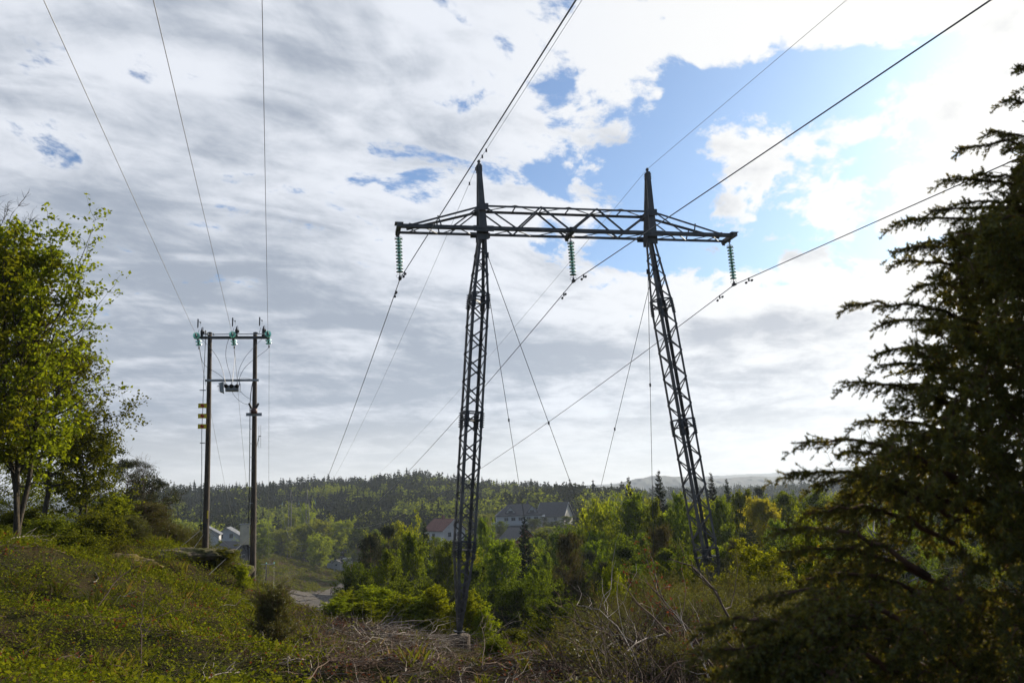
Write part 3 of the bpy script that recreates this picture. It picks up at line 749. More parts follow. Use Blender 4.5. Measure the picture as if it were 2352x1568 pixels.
# switch units on the crossarm
for X_, Y_ in ((305, 350), (700, 335), (1008, 328)):
    b = Zh(X_, Y_ + 75, .05) - WO; m = MB(); m.box(b, (.12, .1, .06)); m.lathe(b, [(.045, 0), (.05, .08)] + [(.05 + .022 * (k % 2), .10 + .022 * k) for k in range(9)] + [(.03, .32), (.02, .40)], k=12)
    m.tube([b + Z * .36, b + Z * .44 + e3 * .03, b + Z * .40 + e3 * .05, b + Z * .28 + e3 * .06], .008, 5)
    m.box(b + Z * .2 + e3 * .08, (.05, .05, .12)); sw = m.build('disconnector', MBLK, ws, True)
    m = MB(); c = Zh(X_ - 43, Y_ - 90, .1) - WO; m.box(c, (.05, .03, .33), ax=[e3, n3, Z]); m.box(c + Z * -.17, (.035, .03, .08))
    m.tube([c + Z * .1, c + e3 * .07 + Z * .03, c + e3 * .10 + Z * .0, c + e3 * .10 - Z * .2], .007, 5); m.box(c + e3 * .10 + Z * .02, (.04, .03, .05)); m.build('arcing_horn', MSD, sw)
    m = MB(); d0 = Zh(X_ - 30, Y_ - 15, .1) - WO; d1 = Zh(X_ - 55, Y_ + 60, .2) - WO
    m.tube([d0, (d0 + d1) / 2 + e3 * .01, d1], .009, 5); m.build('link_wire', MSD, sw)
# suspended switch box
cb = Zh(640, 1000, .25)
t = thing('switch_box', cb, 'grey switch box with three black bushings hung under the lower bar between the wooden poles', 'switchgear')
def rel(X_, Y_, off=.25): return Zh(X_, Y_, off) - cb
m = MB(); m.box(rel(650, 1000), (.52, .30, .19), ax=[e3, n3, Z]); m.box(rel(650, 1036), (.52, .33, .02), ax=[e3, n3, Z])
for X_ in (560, 735): m.box(rel(X_, 948), (.03, .1, .14), ax=[e3, n3, Z])
m.build('box_body', MGRY, t)
m = MB(); A = [rel(503, 950), rel(552, 935), rel(560, 1062), rel(508, 1040)]; V = [p + n3 * .17 for p in A] + [p - n3 * .17 for p in A]
m.poly(V, [(0, 1, 2, 3), (7, 6, 5, 4), (0, 4, 5, 1), (1, 5, 6, 2), (2, 6, 7, 3), (3, 7, 4, 0)]); m.box(rel(492, 978), (.05, .04, .03)); m.tube([rel(495, 940), rel(492, 1000), rel(496, 1035)], .007, 5); m.build('end_hood', MGRY, t)
for X_ in (580, 643, 708):
    m = MB(); b = rel(X_, 985, .40); m.lathe(b - n3 * .02, [(.05, 0), (.075, .02), (.08, .06), (.06, .08), (.075, .1), (.05, .13), (.03, .2)], norm(n3 + Z * .35), 14); m.build('bushing', MBLK, t, True)
m = MB(); m.box(rel(742, 1000, .3), (.025, .3, .33), ax=[e3, n3, Z]); m.build('end_bracket', MWHT, t)
# jumper cables
J = [[(300, 445), (365, 500), (430, 575), (500, 680), (545, 800), (575, 950)], [(612, 442), (582, 540), (577, 640), (600, 760), (635, 860), (643, 950)],
     [(1000, 435), (945, 490), (890, 545), (800, 645), (730, 780), (704, 945)], [(283, 560), (298, 660), (320, 725), (365, 765), (415, 795), (490, 835), (560, 895), (582, 950)],
     [(672, 570), (684, 640), (675, 740), (662, 830), (656, 935), (645, 960)], [(1065, 545), (1035, 578), (945, 640), (880, 690), (800, 760), (750, 840), (733, 900), (712, 950)]]
JL = ['from the left end of the crossarm to the left bushing', 'from the crossarm centre to the middle bushing', 'from the right end of the crossarm to the right bushing',
      'from the lower left insulator, passing behind the left pole', 'hanging from the lower middle insulator straight to the switch box', 'from the lower right insulator, passing behind the right pole']
def smoothpts(P, n=24):
    P = np.array(P, float); t = np.concatenate([[0], np.cumsum(np.linalg.norm(np.diff(P, axis=0), axis=1))]); u = np.linspace(0, t[-1], n)
    Q = np.stack([np.interp(u, t, P[:, k]) for k in range(3)], 1)
    for _ in range(3): Q[1:-1] = (Q[:-2] + 2 * Q[1:-1] + Q[2:]) / 4
    return Q
for i, (pts, lab) in enumerate(zip(J, JL)):
    off = [(.1 if i < 3 else -.25) * (1 - k / (len(pts) - 1)) + .42 * (k / (len(pts) - 1)) for k in range(len(pts))]
    P = [Zh(x, y, o) for (x, y), o in zip(pts, off)]; m = MB(); m.tube(smoothpts(P), .0085, 6)
    tag(m.build('jumper_cable', MBLK if i % 2 else MALU, None, False, P[0]), 'thin curved jumper cable ' + lab, 'cable', 'jumper cables of the wooden pole structure')
# glass strain insulators and the light wires
VPn, sgn_ = AZ, 1
fd = np.array([math.sin(AZ), math.cos(AZ), 0])
WL = []
near_px = [(100, 0), (352, 0), (602, 0)]; nb = [(245, 408), (655, 395), (1060, 390)]; lb = [(268, 485), (669, 482), (1065, 473)]
pos3 = ['leftmost', 'middle', 'rightmost']
ds = MB(); ds.lathe((0, 0, 0), discprof(.135), k=24); dso = ds.build('glass_disc', MGL, None, True); DS = dso.data; bpy.data.objects.remove(dso)
def strain(p, d, lab):
    """two glass discs in line with the wire direction d, root at p"""
    d = norm(d); t = thing('strain_insulator', p, lab, 'insulator', 'glass insulators of the wooden poles'); m = MB(); m.tube([(0, 0, 0), d * .52], .013, 6)
    for k in range(2):
        c = d * (.16 + .15 * k); m.lathe(c + d * -.07, [(.03, 0), (.05, .012), (.05, .05), (.03, .065)], d, 10)
        o = link('glass_disc', DS, t); o.location = Vector(c); o.rotation_euler = Vector(-d).to_track_quat('Z', 'Y').to_euler()
    m.box(d * .5, (.05, .05, .10)); m.build('fitting', MSD, t); return np.array(p) + d * .52
lowp = at(612, 1295, 172); lp_e = e3
near_root = []; far_root = []
for i in range(3):
    c = Hq(*Zc(*nb[i]), .3); Q = vplane_hit(*near_px[i], c, AZ); d = norm(Q - c); root = c - d * .22
    en = strain(root, d, 'green glass disc pair on the camera side of the crossarm, %s of three' % pos3[i])
    L = 80.0; f = L / np.linalg.norm((Q - c)[:2]); far = c + (Q - c) * f
    m = MB(); m.tube([en, far], .0068, 5); tag(m.build('overhead_wire', MALUL, None, False, en), ('pale thin wire rising to the upper left from the ' + pos3[i] + ' glass insulator') if i < 2 else 'pale thin wire rising nearly straight up from the right glass insulator', 'wire', 'light line wires towards the camera')
    c2 = Hq(*Zc(*lb[i]), -.28); E_ = lowp + lp_e * (1.5 * (i - 1)) + Z * .25; mid = [(517, 1112), (566, 1115), (616, 1100)][i]
    az_ = math.atan2(E_[0] - c2[0], E_[1] - c2[1]); far_root.append((c2, E_, mid, i))
for (c2, E_, mid, i) in far_root:
    F_ = far_span(c2, *mid, E_); d = norm(F_[1] - F_[0]); root = Hq(*Zc(lb[i][0] - 8, lb[i][1] - 60), -.12)
    d0 = norm(c2 - root); t = strain(root, d0, 'green glass disc pair hanging below the far side of the crossarm, %s of three' % pos3[i])
    off = t - F_[0]; pts = [p + off * (1 - k / (len(F_) - 1)) for k, p in enumerate(F_)]
    m = MB(); m.tube(pts, .0068, 5); tag(m.build('overhead_wire', MALUL, None, False, t), 'pale thin wire dropping into the valley behind the wooden poles, %s of three' % pos3[i], 'wire', 'light line wires down to the valley')
# low pole down the slope
g_ = G(lowp[0], lowp[1]); t = thing('utility_pole', (lowp[0], lowp[1], g_), 'distant low wooden pole with a short crossarm down the slope right of the wooden poles', 'power pole')
m = MB(); m.tube([(0, 0, -.5), (0, 0, lowp[2] - g_ + .1)], [.17, .12], 10); m.build('pole', MWOOD, t); m = MB(); m.beam(-e3 * 1.6 + Z * (lowp[2] - g_), e3 * 1.6 + Z * (lowp[2] - g_), .14, .12); m.build('crossarm', MGRY, t)
for k in (-1, 0, 1):
    m = MB(); m.lathe(e3 * 1.5 * k + Z * (lowp[2] - g_ + .06), [(.04, 0), (.14, .06), (.05, .12), (.14, .18), (.03, .3)], k=10); m.build('insulator', MGL, t)
for k, (px_, py_) in enumerate(((628, 1300), (590, 1352))):
    pass
# voltage transformer on the right pole
vt = Zh(898, 1262, .22); t = thing('small_transformer', vt, 'small brown transformer with two black bushings bracketed on the right wooden pole', 'transformer')
rv = lambda X_, Y_, o=.22: Zh(X_, Y_, o) - vt
m = MB(); m.lathe(rv(900, 1290), [(.10, 0), (.13, .02), (.135, .16), (.09, .2)], k=16); m.build('tank', MRUST, t, True)
for X_, sx in ((868, -1), (925, 1)):
    m = MB(); b = rv(X_ + 5 * -sx, 1235); m.lathe(b, [(.02, 0)] + [(.035 + .02 * (k % 2), .03 + .02 * k) for k in range(9)] + [(.05, .22), (.02, .25)], norm(e3 * .5 * sx + Z), 12); m.build('bushing', MBLK, t, True)
m = MB(); m.box(rv(900, 1302, .14), (.62, .04, .13), ax=[e3, n3, Z]); m.box(rv(897, 1297, .17), (.16, .03, .06), ax=[e3, n3, Z]); m.build('bracket', MGRY, t)
for pts, lab in (([(650, 1040), (675, 1090), (725, 1140), (785, 1180), (840, 1190)], 'thin cable sagging from the switch box to the small transformer'), ([(748, 1040), (790, 1085), (840, 1118), (885, 1140)], 'short thin cable from the switch box into the right pole'), ([(690, 930), (720, 900), (760, 888), (860, 893), (885, 930)], 'short cable looping over the lower bar to the right pole')):
    P = [Zh(x, y, .28) for x, y in pts]; m = MB(); m.tube(smoothpts(P, 16), .0075, 5); tag(m.build('cable', MALU, None, False, P[0]), lab, 'cable')
# cable conduit down the right pole and its cabinet
P = [Zh(885, 935, .1), Zh(862, 1020, .1), Zh(855, 1180, .1), Hq(574, 976, .1), Hq(573.5, 1050, .08), Hq(572, 1150, .08), Hq(570.5, 1225, .1), Hq(570, 1300, .1)]
t = thing('pole_cable', P[0], 'black supply cable clipped along the left side of the right wooden pole', 'cable'); m = MB(); m.tube([p - P[0] for p in smoothpts(P, 30)], .016, 6); m.build('cable_run', MBLK, t)
m = MB()
for py in (985, 1018, 1050, 1080, 1118, 1155):
    a = Hq(573, py, .1) - P[0]; m = MB(); m.beam(a, a + e3 * .13, .02); m.build('clip', MGRY, t)
kc = Hq(562, 1227, .20); t = thing('control_cabinet', kc, 'cream metal cabinet mounted low on the left side of the right wooden pole', 'cabinet')
m = MB(); m.box((0, 0, 0), (.36, .24, .78), ax=[e3, n3, Z]); m.build('cabinet_body', MCAB, t); m = MB(); m.box(n3 * .13, (.33, .02, .74), ax=[e3, n3, Z]); dr = m.build('door', MCAB, t)
m = MB(); m.box(n3 * .15 + e3 * .12 + Z * .28, (.03, .03, .05), ax=[e3, n3, Z]); m.build('latch', MSD, dr); m = MB(); m.box(Z * .405, (.42, .3, .03), ax=[e3, n3, Z]); m.build('rain_hood', MGRY, t)
m = MB(); m.tube([Z * -.39 + e3 * .1, Z * -.55 + e3 * .14, Z * -.62 + e3 * .05, Z * -.5 - e3 * .02, Z * -.39 - e3 * .02], .014, 6); m.build('cable_loop', MBLK, t)
# antenna
an = Zh(962, 1560, .1); t = thing('rod_antenna', an, 'thin antenna with upright rods on an arm right of the right wooden pole', 'antenna'); m = MB()
ra_ = lambda px, py, o=.1: Hq(px, py, o) - an
m.tube([ra_(590, 1025), ra_(594, 1006), ra_(596.5, 1000)], .014, 6); m.build('arm', MGRY, t)
for px, a_, b_ in ((594.5, 978, 1029), (599, 976, 1028)):
    m = MB(); m.tube([ra_(px, a_), ra_(px, b_)], .007, 5); m.build('rod', MGRY, t)
m = MB(); m.beam(ra_(593, 1002), ra_(600, 1001), .025); m.build('cross_piece', MSD, t)
# operating rod on the left pole
P = [Zh(352, 350, .2), Zh(330, 830, .2), Zh(318, 1200, .2), Zh(305, 1500, .2), Hq(463.5, 1075, .2), Hq(461, 1190, .2), Hq(460.5, 1214, .2)]
t = thing('operating_rod', P[0], 'slim steel operating rod running down beside the left wooden pole', 'rod'); m = MB(); m.tube([p - P[0] for p in P], .012, 6); m.build('rod', MSD, t)
m = MB()
for (x0, x1, y) in ((458.5, 473, 896), (459, 471, 1017), (462, 470, 1212)): m = MB(); m.beam(Hq(x0, y, .15) - P[0], Hq(x1, y, .15) - P[0], .02, .03); m.build('guide_bracket', MSD, t)
m = MB(); m.beam(Zh(350, 345, .2) - P[0], Zh(352, 385, .2) - P[0], .04); m.build('rod_head', MSD, t)
# three marker signs
for i, (X_, Y_) in enumerate(((313, 1203), (311, 1320), (309, 1438))):
    c = Zh(X_, Y_, .26); t = thing('marker_sign', c, 'yellow plate with a red tilted square on the left wooden pole, %s of three' % ('topmost', 'middle one', 'lowest')[i], 'sign', 'yellow marker signs on the left wooden pole')
    m = MB(); m.box((0, 0, 0), (.325, .006, .185), ax=[e3, n3, Z]); m.build('plate', MYEL, t)
    a_ = rad(-32); ax1 = e3 * math.cos(a_) + Z * math.sin(a_); ax2 = -e3 * math.sin(a_) + Z * math.cos(a_)
    m = MB(); m.box(n3 * .006, (.135, .006, .10), ax=[ax1, n3, ax2]); m.build('red_mark', MRED, t)
c = Hq(477, 1181, .135); m = MB(); m.box((0, 0, 0), (.05, .012, .30), ax=[e3, n3, Z]); o = m.build('pole_label', MYEL, None); o.location = Vector(c); tag(o, 'narrow upright yellow label low on the left wooden pole', 'label')
c = Hq(471, 1208); m = MB()
for k, dz in enumerate((.0, .07)): m.lathe(c + Z * dz - Z * .02, [(.128, 0), (.133, .005), (.133, .04), (.128, .045)], k=18)
m.box(c - e3 * .17 + Z * .05, (.1, .06, .06)); m.box(c - e3 * .15 - Z * .06, (.05, .05, .16)); o = m.build('clamp_band', MSD, None, False, c); tag(o, 'dark steel clamp band with handle low on the left wooden pole', 'clamp')
sty = [((477, 1215), (533, 1262), -3.2), ((577, 1228), (540, 1300), 1.4), ((577, 1228), (502, 1298), 4), ((466, 1212), (374, 1290), 2.5), ((468, 1225), (430, 1280), 3)]
sl_ = ['stay wire slanting right from the low clamp of the left wooden pole', None, 'stay wire slanting left from the foot of the cabinet on the right wooden pole', 'long stay wire slanting left from the left wooden pole into the junipers', 'short stay wire slanting left close to the left wooden pole']
for (a, b, o), l_ in zip(sty, sl_):
    if not l_: continue
    p = Hq(*a, 0); q_ = Hq(*b, o); q_[2] = max(q_[2], G(q_[0], q_[1]) - .1) if False else q_[2]; m = MB(); m.tube([p, q_, q_ + (q_ - p) * .25], .011, 5); tag(m.build('stay_wire', MSD, None, False, p), l_, 'stay wire', 'stay wires of the wooden poles')

# ================================================================== VEGETATION TEMPLATES
def curve_limbs(base, dirs, lens, n, rng, bend=.25, wob=.06, r0=None, r1=.004):
    """(M,n,3) polylines leaving base along dirs, bending upward by bend"""
    Mn = len(base); t = np.linspace(0, 1, n)[None, :, None]
    P = base[:, None, :] + dirs[:, None, :] * lens[:, None, None] * t
    P[..., 2] += (lens[:, None] * bend * (t[..., 0] ** 2))
    wv = rng.normal(size=(Mn, n, 3)).cumsum(1) * wob * lens[:, None, None] / n; wv[:, 0] = 0
    P = P + wv; r = (r0[:, None] if r0 is not None else lens[:, None] * .02) * (1 - t[..., 0]) + r1 * t[..., 0]
    return P, r
def broadleaf(seed, H, W, cb=.15, nl=38, nt=9, nlf=9, leaf=.2, clump=.28, up_=.6, prof=None, tr=.012, asp=.62, hang=None, stems=1, spread=.0, flat=.35, lk=5):
    """trunk with limbs and twigs, leaves gathered at the twigs; returns wood (V,F), leaf (V,F)"""
    rng = np.random.default_rng(seed); wood = []; prof = prof or (lambda t: math.sin(math.pi * min(1, (t * .86 + .14))) ** .7)
    LP = []
    for st in range(stems):
        a0 = rng.uniform(0, 6.28); lean = spread * rng.uniform(.4, 1)
        n = 9; tt = np.linspace(0, 1, n); hh = H * (1 if st == 0 else rng.uniform(.7, .97))
        tp = np.stack([lean * hh * tt * math.cos(a0), lean * hh * tt * math.sin(a0), hh * tt], 1)
        tp[:, :2] += rng.normal(size=(n, 2)).cumsum(0) * H * .008
        tp[0, 2] -= .3
        wood.append(tubes(tp[None], (H * tr * (1 - tt * .93) + .006)[None], 7))
        u = np.sort(rng.uniform(0, 1, nl)) ** .9; hN = cb + (0.985 - cb) * u
        bs = np.stack([np.interp(hN, tt, tp[:, k]) for k in range(3)], 1)
        az_ = np.arange(nl) * 2.4 + rng.uniform(-.5, .5, nl)
        L = np.array([prof(x) for x in u]) * W * .5 * rng.uniform(.72, 1.15, nl) + .03 * H * .3
        el_ = up_ * (.55 + .75 * u) + rng.normal(0, .12, nl)
        D = np.stack([np.cos(az_) * np.cos(el_), np.sin(az_) * np.cos(el_), np.sin(el_)], 1)
        P, r = curve_limbs(bs, D, L / np.maximum(np.cos(el_), .45), 6, rng, .12, .25, r0=np.minimum(L * .022, H * tr * .6)); wood.append(tubes(P, r, 4))
        # twigs
        k = rng.integers(2, 6, size=(nl, nt)); s_ = P[np.arange(nl)[:, None], k]; s_ = s_.reshape(-1, 3)
        Dl = np.repeat(D, nt, 0) * .6 + rng.normal(size=(nl * nt, 3)) * .62; Dl[:, 2] += .15; Dl = norm(Dl)
        Lt = np.repeat(L, nt) * rng.uniform(.18, .42, nl * nt) + .12
        Pt, rt_ = curve_limbs(s_, Dl, Lt, 4, rng, .05, .2, r0=np.full(nl * nt, max(.004, H * .0008)), r1=.002); wood.append(tubes(Pt, rt_, 3))
        m_ = nl * nt; ti = np.repeat(np.arange(m_), nlf); f = rng.uniform(.25, 1.05, m_ * nlf)
        base_ = Pt[ti, 0] + (Pt[ti, 3] - Pt[ti, 0]) * f[:, None]; base_ = base_ + rng.normal(size=base_.shape) * clump * np.array([1, 1, .7])
        LP.append(base_)
    LP = np.concatenate(LP); keep = LP[:, 2] > .05; LP = LP[keep]
    return joinVF(wood), leaves(LP, leaf, rng, flat, asp, hang)
def spruce(seed, H, W, nw=26, nb=6, seg=7, droop=.25, cb=.06, card=.30, bare=0.0, irr=.15, up_=0.0):
    rng = np.random.default_rng(seed); tt = np.linspace(0, 1, 8); tp = np.stack([0 * tt, 0 * tt, H * tt], 1); tp[0, 2] -= .4
    wood = [tubes(tp[None], (H * .013 * (1 - tt) + .008)[None], 6)]; cards = []
    u = (np.arange(nw) / nw) ** 1.08; h = H * (cb + (1 - cb) * u); n = nw * nb
    hh = np.repeat(h, nb) + rng.uniform(-.5, .5, n) * H / nw * .8; uu = np.repeat(u, nb)
    az_ = rng.uniform(0, 6.28, n); L = W * .5 * (1 - uu) ** .82 * rng.uniform(1 - irr * 2, 1 + irr, n) + .03 * H * .25
    dz = -droop * (1 - uu * 1.5) + up_
    D = norm(np.stack([np.cos(az_), np.sin(az_), dz], 1)); b = np.stack([0 * hh, 0 * hh, hh], 1)
    P, r = curve_limbs(b, D, L, seg, rng, .16, .10, r0=L * .014 + .004); wood.append(tubes(P, r, 3))
    for j in range(1, seg):
        for sd in (-1, 1, 0):
            c = P[:, j] + rng.normal(size=(n, 3)) * .03 * L[:, None]; T = norm(P[:, j] - P[:, j - 1]); S = np.stack([-np.sin(az_), np.cos(az_), 0 * az_], 1)
            le = card * L * (1.1 - j / seg * .65) * rng.uniform(.6, 1.2, n) + .05 * W / 4
            d = norm(T * (.75 if sd else .9) + S * sd * .85 + np.array([0, 0, -.42]) * rng.uniform(.2, 1.3, n)[:, None]); nn_ = norm(np.cross(d, S + rng.normal(size=(n, 3)) * .45)); wv = np.cross(nn_, d)
            ww = le * .20
            V = np.stack([c - wv * ww[:, None] * .6, c + d * le[:, None] * .5 + wv * -ww[:, None], c + d * le[:, None], c + d * le[:, None] * .45 + wv * ww[:, None]], 1)
            cards.append((V.reshape(-1, 3), np.arange(n * 4).reshape(n, 4)))
    return joinVF(wood), joinVF(cards)
def pine(seed, H, W, cb=.35, nl=22, leaf=.28):
    return broadleaf(seed, H, W, cb, nl + 8, 9, 30, leaf, .20, .35, lambda t: (math.sin(math.pi * min(1, t * .75 + .25)) ** .8) * .95 + .1, .014, .28, None, 1, 0, -.3)
def juniper_tree(seed, H, W, nl=60, stems=4, leaf=.09, clump=.07, nlf=16, nt=7):
    """several steep stems with upward tufts of short needles"""
    return broadleaf(seed, H, W, .10, nl, nt, nlf, leaf, clump, 1.0, lambda t: (1 - t) ** .55 * .95 + .1, .010, .34, -1.0, stems, .16, 0.0)
TPL = {}
def template(key, tname, wood, leaf, wmat, lmat, H):
    H = float(np.percentile(leaf[0][:, 2], 99.85))
    TPL[key] = (mesh_np(tname + '_trunk', wood[0], wood[1], wmat, True), mesh_np(tname + '_crown', leaf[0], leaf[1], lmat), H, tname)
def mk(key, tname, gen, wmat, lmat, H): template(key, tname, gen[0], gen[1], wmat, lmat, H)
for i in range(3): mk('birch%d' % i, 'birch_tree', broadleaf(20 + i, 11, 4.6 + .5 * i, .05, 64, 9, 24, .25, .17, .75, lambda t: math.sin(math.pi * min(1, t * .80 + .20)) ** .8, .010, hang=.5), BARKB, L_BIRCH, 11)
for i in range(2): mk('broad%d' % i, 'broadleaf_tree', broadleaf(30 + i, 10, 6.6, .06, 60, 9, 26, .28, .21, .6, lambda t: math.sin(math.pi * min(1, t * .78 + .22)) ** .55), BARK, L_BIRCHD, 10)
for i in range(2): mk('bright%d' % i, 'broadleaf_tree', broadleaf(40 + i, 9, 6.0, .04, 60, 9, 26, .27, .20, .7, lambda t: math.sin(math.pi * min(1, t * .78 + .22)) ** .6), BARK, L_SAP, 9)
for i in range(2): mk('spruce%d' % i, 'spruce_tree', spruce(50 + i, 12, 5.0 - .6 * i, 38, 11, 8, card=.42), BARKP, L_SPR, 12)
for i in range(2): mk('pine%d' % i, 'pine_tree', pine(60 + i, 11, 5.4), BARKP, L_PINE, 11)
mk('bronze0', 'larch_tree', broadleaf(65, 9, 4.6, .04, 70, 10, 26, .17, .15, .45, lambda t: (1 - t) ** .7 + .12, .010, .35, None, 1, 0, 0), BARKP, L_BRONZE, 9)
mk('yellow0', 'golden_birch', broadleaf(66, 11, 5.0, .06, 60, 9, 24, .25, .17, .75, lambda t: math.sin(math.pi * min(1, t * .80 + .20)) ** .8, .010, hang=.5), BARKB, L_YEL, 11)
for i in range(3): mk('sap%d' % i, 'leafy_sapling', broadleaf(70 + i, 3.4, 2.0, .02, 36, 8, 18, .12, .065, .9, lambda t: (1 - t) ** .5 * .9 + .15, .009, stems=2, spread=.12, hang=.2), BARK, L_SAP, 3.4)
for i in range(2): mk('jun%d' % i, 'juniper_bush', juniper_tree(80 + i, 3.2, 2.4), BARKP, L_JUNB, 3.2)
mk('lowjun0', 'juniper_bush', broadleaf(84, 1.6, 3.4, .02, 46, 8, 26, .075, .07, .55, lambda t: (1 - t) ** .35, .012, .32, -.6, 5, .55, 0), BARKP, L_JUNB, 1.6)
mk('bush0', 'leafy_bush', broadleaf(86, 2.0, 2.6, .02, 36, 8, 18, .10, .07, .7, lambda t: (1 - t) ** .4, .010, stems=4, spread=.35), BARK, L_OAK, 2.0)
def bare_tree(seed, H, W, cb=.25):
    wd, lf = broadleaf(seed, H, W, cb, 34, 16, 1, .03, .02, .95, lambda t: (1 - t) ** .5 + .1, .010); return wd, lf
USED = set()
def put(key, x, y, h, wf=1.0, label=None, cat='tree', group=None, rz=None, sink=.05, z=None):
    tm, cm, H, tn = TPL[key]; s = h / H; g_ = G(x, y) if z is None else z
    o = thing(tn, (x, y, g_ - sink), label, cat, group, R.uniform(0, 6.28) if rz is None else rz); o.scale = (s * wf, s * wf, s)
    link('trunk', tm, o); link('crown', cm, o); return o
def putpx(key, px, ytop, Y, wpx=None, label=None, cat='tree', group=None, **k):
    """stand a tree on the ground at depth Y with its top at a height read from the photo"""
    p = at(px, ytop, Y); g_ = G(p[0], p[1]); h = max(.5, p[2] - g_ + .05); wf = 1.0
    if wpx:
        me = TPL[key][1]; 
        if key not in WID:
            co = np.empty(len(me.vertices) * 3, np.float32); me.vertices.foreach_get('co', co); WID[key] = float(np.percentile(np.abs(co.reshape(-1, 3)[:, 0]), 97) * 2)
        wf = (wpx * Y / FPX) / (WID[key] * h / TPL[key][2])
    return put(key, p[0], p[1], h, wf, label, cat, group, **k)
WID = {}

# ------------------------------------------------------------------ big trees at the left
def unique(name, gen, px, ytop, Y, wmat, lmat, label, cat='tree', group=None, H=None, rz=0, kids=('trunk', 'crown')):
    H = float(np.percentile(gen[1][0][:, 2], 99.95)) if 'bare' not in name else float(gen[0][0][:, 2].max())
    p = at(px, ytop, Y); g_ = G(p[0], p[1]); h = p[2] - g_; s = h / H
    o = thing(name, (p[0], p[1], g_ - .1), label, cat, group, rz); o.scale = (s, s, s)
    link(kids[0], mesh_np(name + '_trunk', gen[0][0], gen[0][1], wmat, True), o); link(kids[1], mesh_np(name + '_crown', gen[1][0], gen[1][1], lmat), o); return o
mp = lambda t: (math.sin(math.pi * min(1, t * .72 + .2)) ** .8) * (1.0 if t < .8 else 1.0)
unique('maple_tree', broadleaf(101, 10.5, 4.0, .30, 38, 10, 15, .15, .10, .95, mp, .0095, .75, .6, stems=3, spread=.055), 90, 424, 24.5, BARKO, L_MAPLE, 'tall yellow green maple with a mossy trunk, the larger tree at the left edge', H=10.5)
unique('maple_tree', broadleaf(102, 9.8, 3.8, .32, 40, 10, 15, .15, .10, .9, mp, .011, .75, .6, stems=2, spread=.05), 8, 500, 23.5, BARKO, L_MAPLE, 'maple cut by the left edge of the photo, its trunk beside the larger maple', H=9.8)
unique('bare_tree', bare_tree(103, 10.8, 2.6, .6), 34, 408, 27, BARK, L_OAK, 'bare grey twigs poking above the maples at the upper left', H=10.8)
unique('oak_tree', broadleaf(104, 7.5, 4.4, .24, 56, 11, 26, .14, .13, .6, lambda t: math.sin(math.pi * min(1, t * .7 + .3)) ** .5, .016), 130, 760, 29, BARK, L_OAK, 'spreading young oak behind the maples with dark bent limbs', H=7.5)
unique('oak_tree', broadleaf(105, 5.5, 3.8, .16, 56, 10, 28, .14, .13, .55, lambda t: math.sin(math.pi * min(1, t * .7 + .3)) ** .5, .014), 190, 960, 30, BARK, L_OAK, 'low dense oak right of the maple trunks, above the mossy bank', H=5.5)
unique('bare_tree', bare_tree(106, 6.5, 2.6, .3), 210, 885, 31, BARK, L_OAK, 'bare budding tree with fine grey twigs right of the maple crown', H=6.5)
unique('oak_tree', broadleaf(107, 5.0, 5.6, .05, 50, 10, 26, .14, .14, .5, lambda t: math.sin(math.pi * min(1, t * .7 + .3)) ** .5, .014), 60, 1010, 32, BARK, L_OAK, 'shaded leafy tree filling the gap behind the two maple trunks', H=5.0)
unique('pine_tree', pine(108, 7.5, 4.6, .35, 22, .20), 290, 1046, 36, BARKP, L_PINE, 'dark ragged pine with a broken top left of the wooden poles', H=7.5)
unique('pine_tree', pine(109, 6.6, 4.8, .3, 22, .20), 352, 1080, 37, BARKP, L_PINE, 'dark pine whose branches reach right towards the wooden poles', H=6.6)
unique('bare_tree', bare_tree(110, 6.8, 2.6, .45), 330, 1030, 35, BARK, L_OAK, 'thin bare sapling with a few buds standing between the two dark pines', H=6.8)
for k, (px, yt, Y, wp, lab) in enumerate(((345, 1150, 35, 90, 'tall narrow juniper left of the wooden poles, in front of the dark pine'), (405, 1200, 36, 75, 'rounded juniper between the narrow juniper and the left wooden pole'), (452, 1212, 37, 60, 'small juniper just left of the left wooden pole'), (300, 1180, 31, 80, 'dull green juniper at the top of the mossy bank'))):
    putpx('jun%d' % (k % 2), px, yt, Y, wp, lab, 'juniper', 'junipers left of the wooden poles')
for k, (px, yt, Y, wp, key, lab) in enumerate(((230, 1170, 28, 110, 'bush0', 'leafy bush at the foot of the low oak'), (120, 1180, 27, 120, 'bush0', 'leafy bush right beside the two maple trunks'), (180, 1215, 24, 110, 'bush0', 'bright leafy bush on the mossy bank below the oaks'), (262, 1130, 34, 90, 'sap1', 'slender leafy sapling between the oaks and the broken pine'),
        (505, 1252, 31, 70, 'bush0', 'leafy bush right behind the left wooden pole'), (560, 1290, 30.5, 45, 'sap0', 'small sapling left of the foot of the right wooden pole'), (60, 1160, 30, 130, 'bush0', 'leafy bush behind the maple trunks'), (10, 1205, 25.5, 70, 'bush0', 'leafy bush at the left edge beside the maple trunk'))):
    putpx(key, px, yt, Y, wp, lab, 'bush', 'bushes on the left bank')

# small dark juniper in the middle foreground
unique('juniper_bush', broadleaf(120, 1.75, 1.25, .26, 30, 6, 34, .050, .034, .9, lambda t: (.75 + .5 * math.sin(t * 9 + 1)) * (1 - t) ** .45 * .9 + .12, .011, .34, -.8, 6, .26, 0.0), 622, 1312, 18.6, BARKP, L_JUNB, 'small dark upright juniper with several thin stems in front of the right wooden pole', 'juniper', H=1.75)

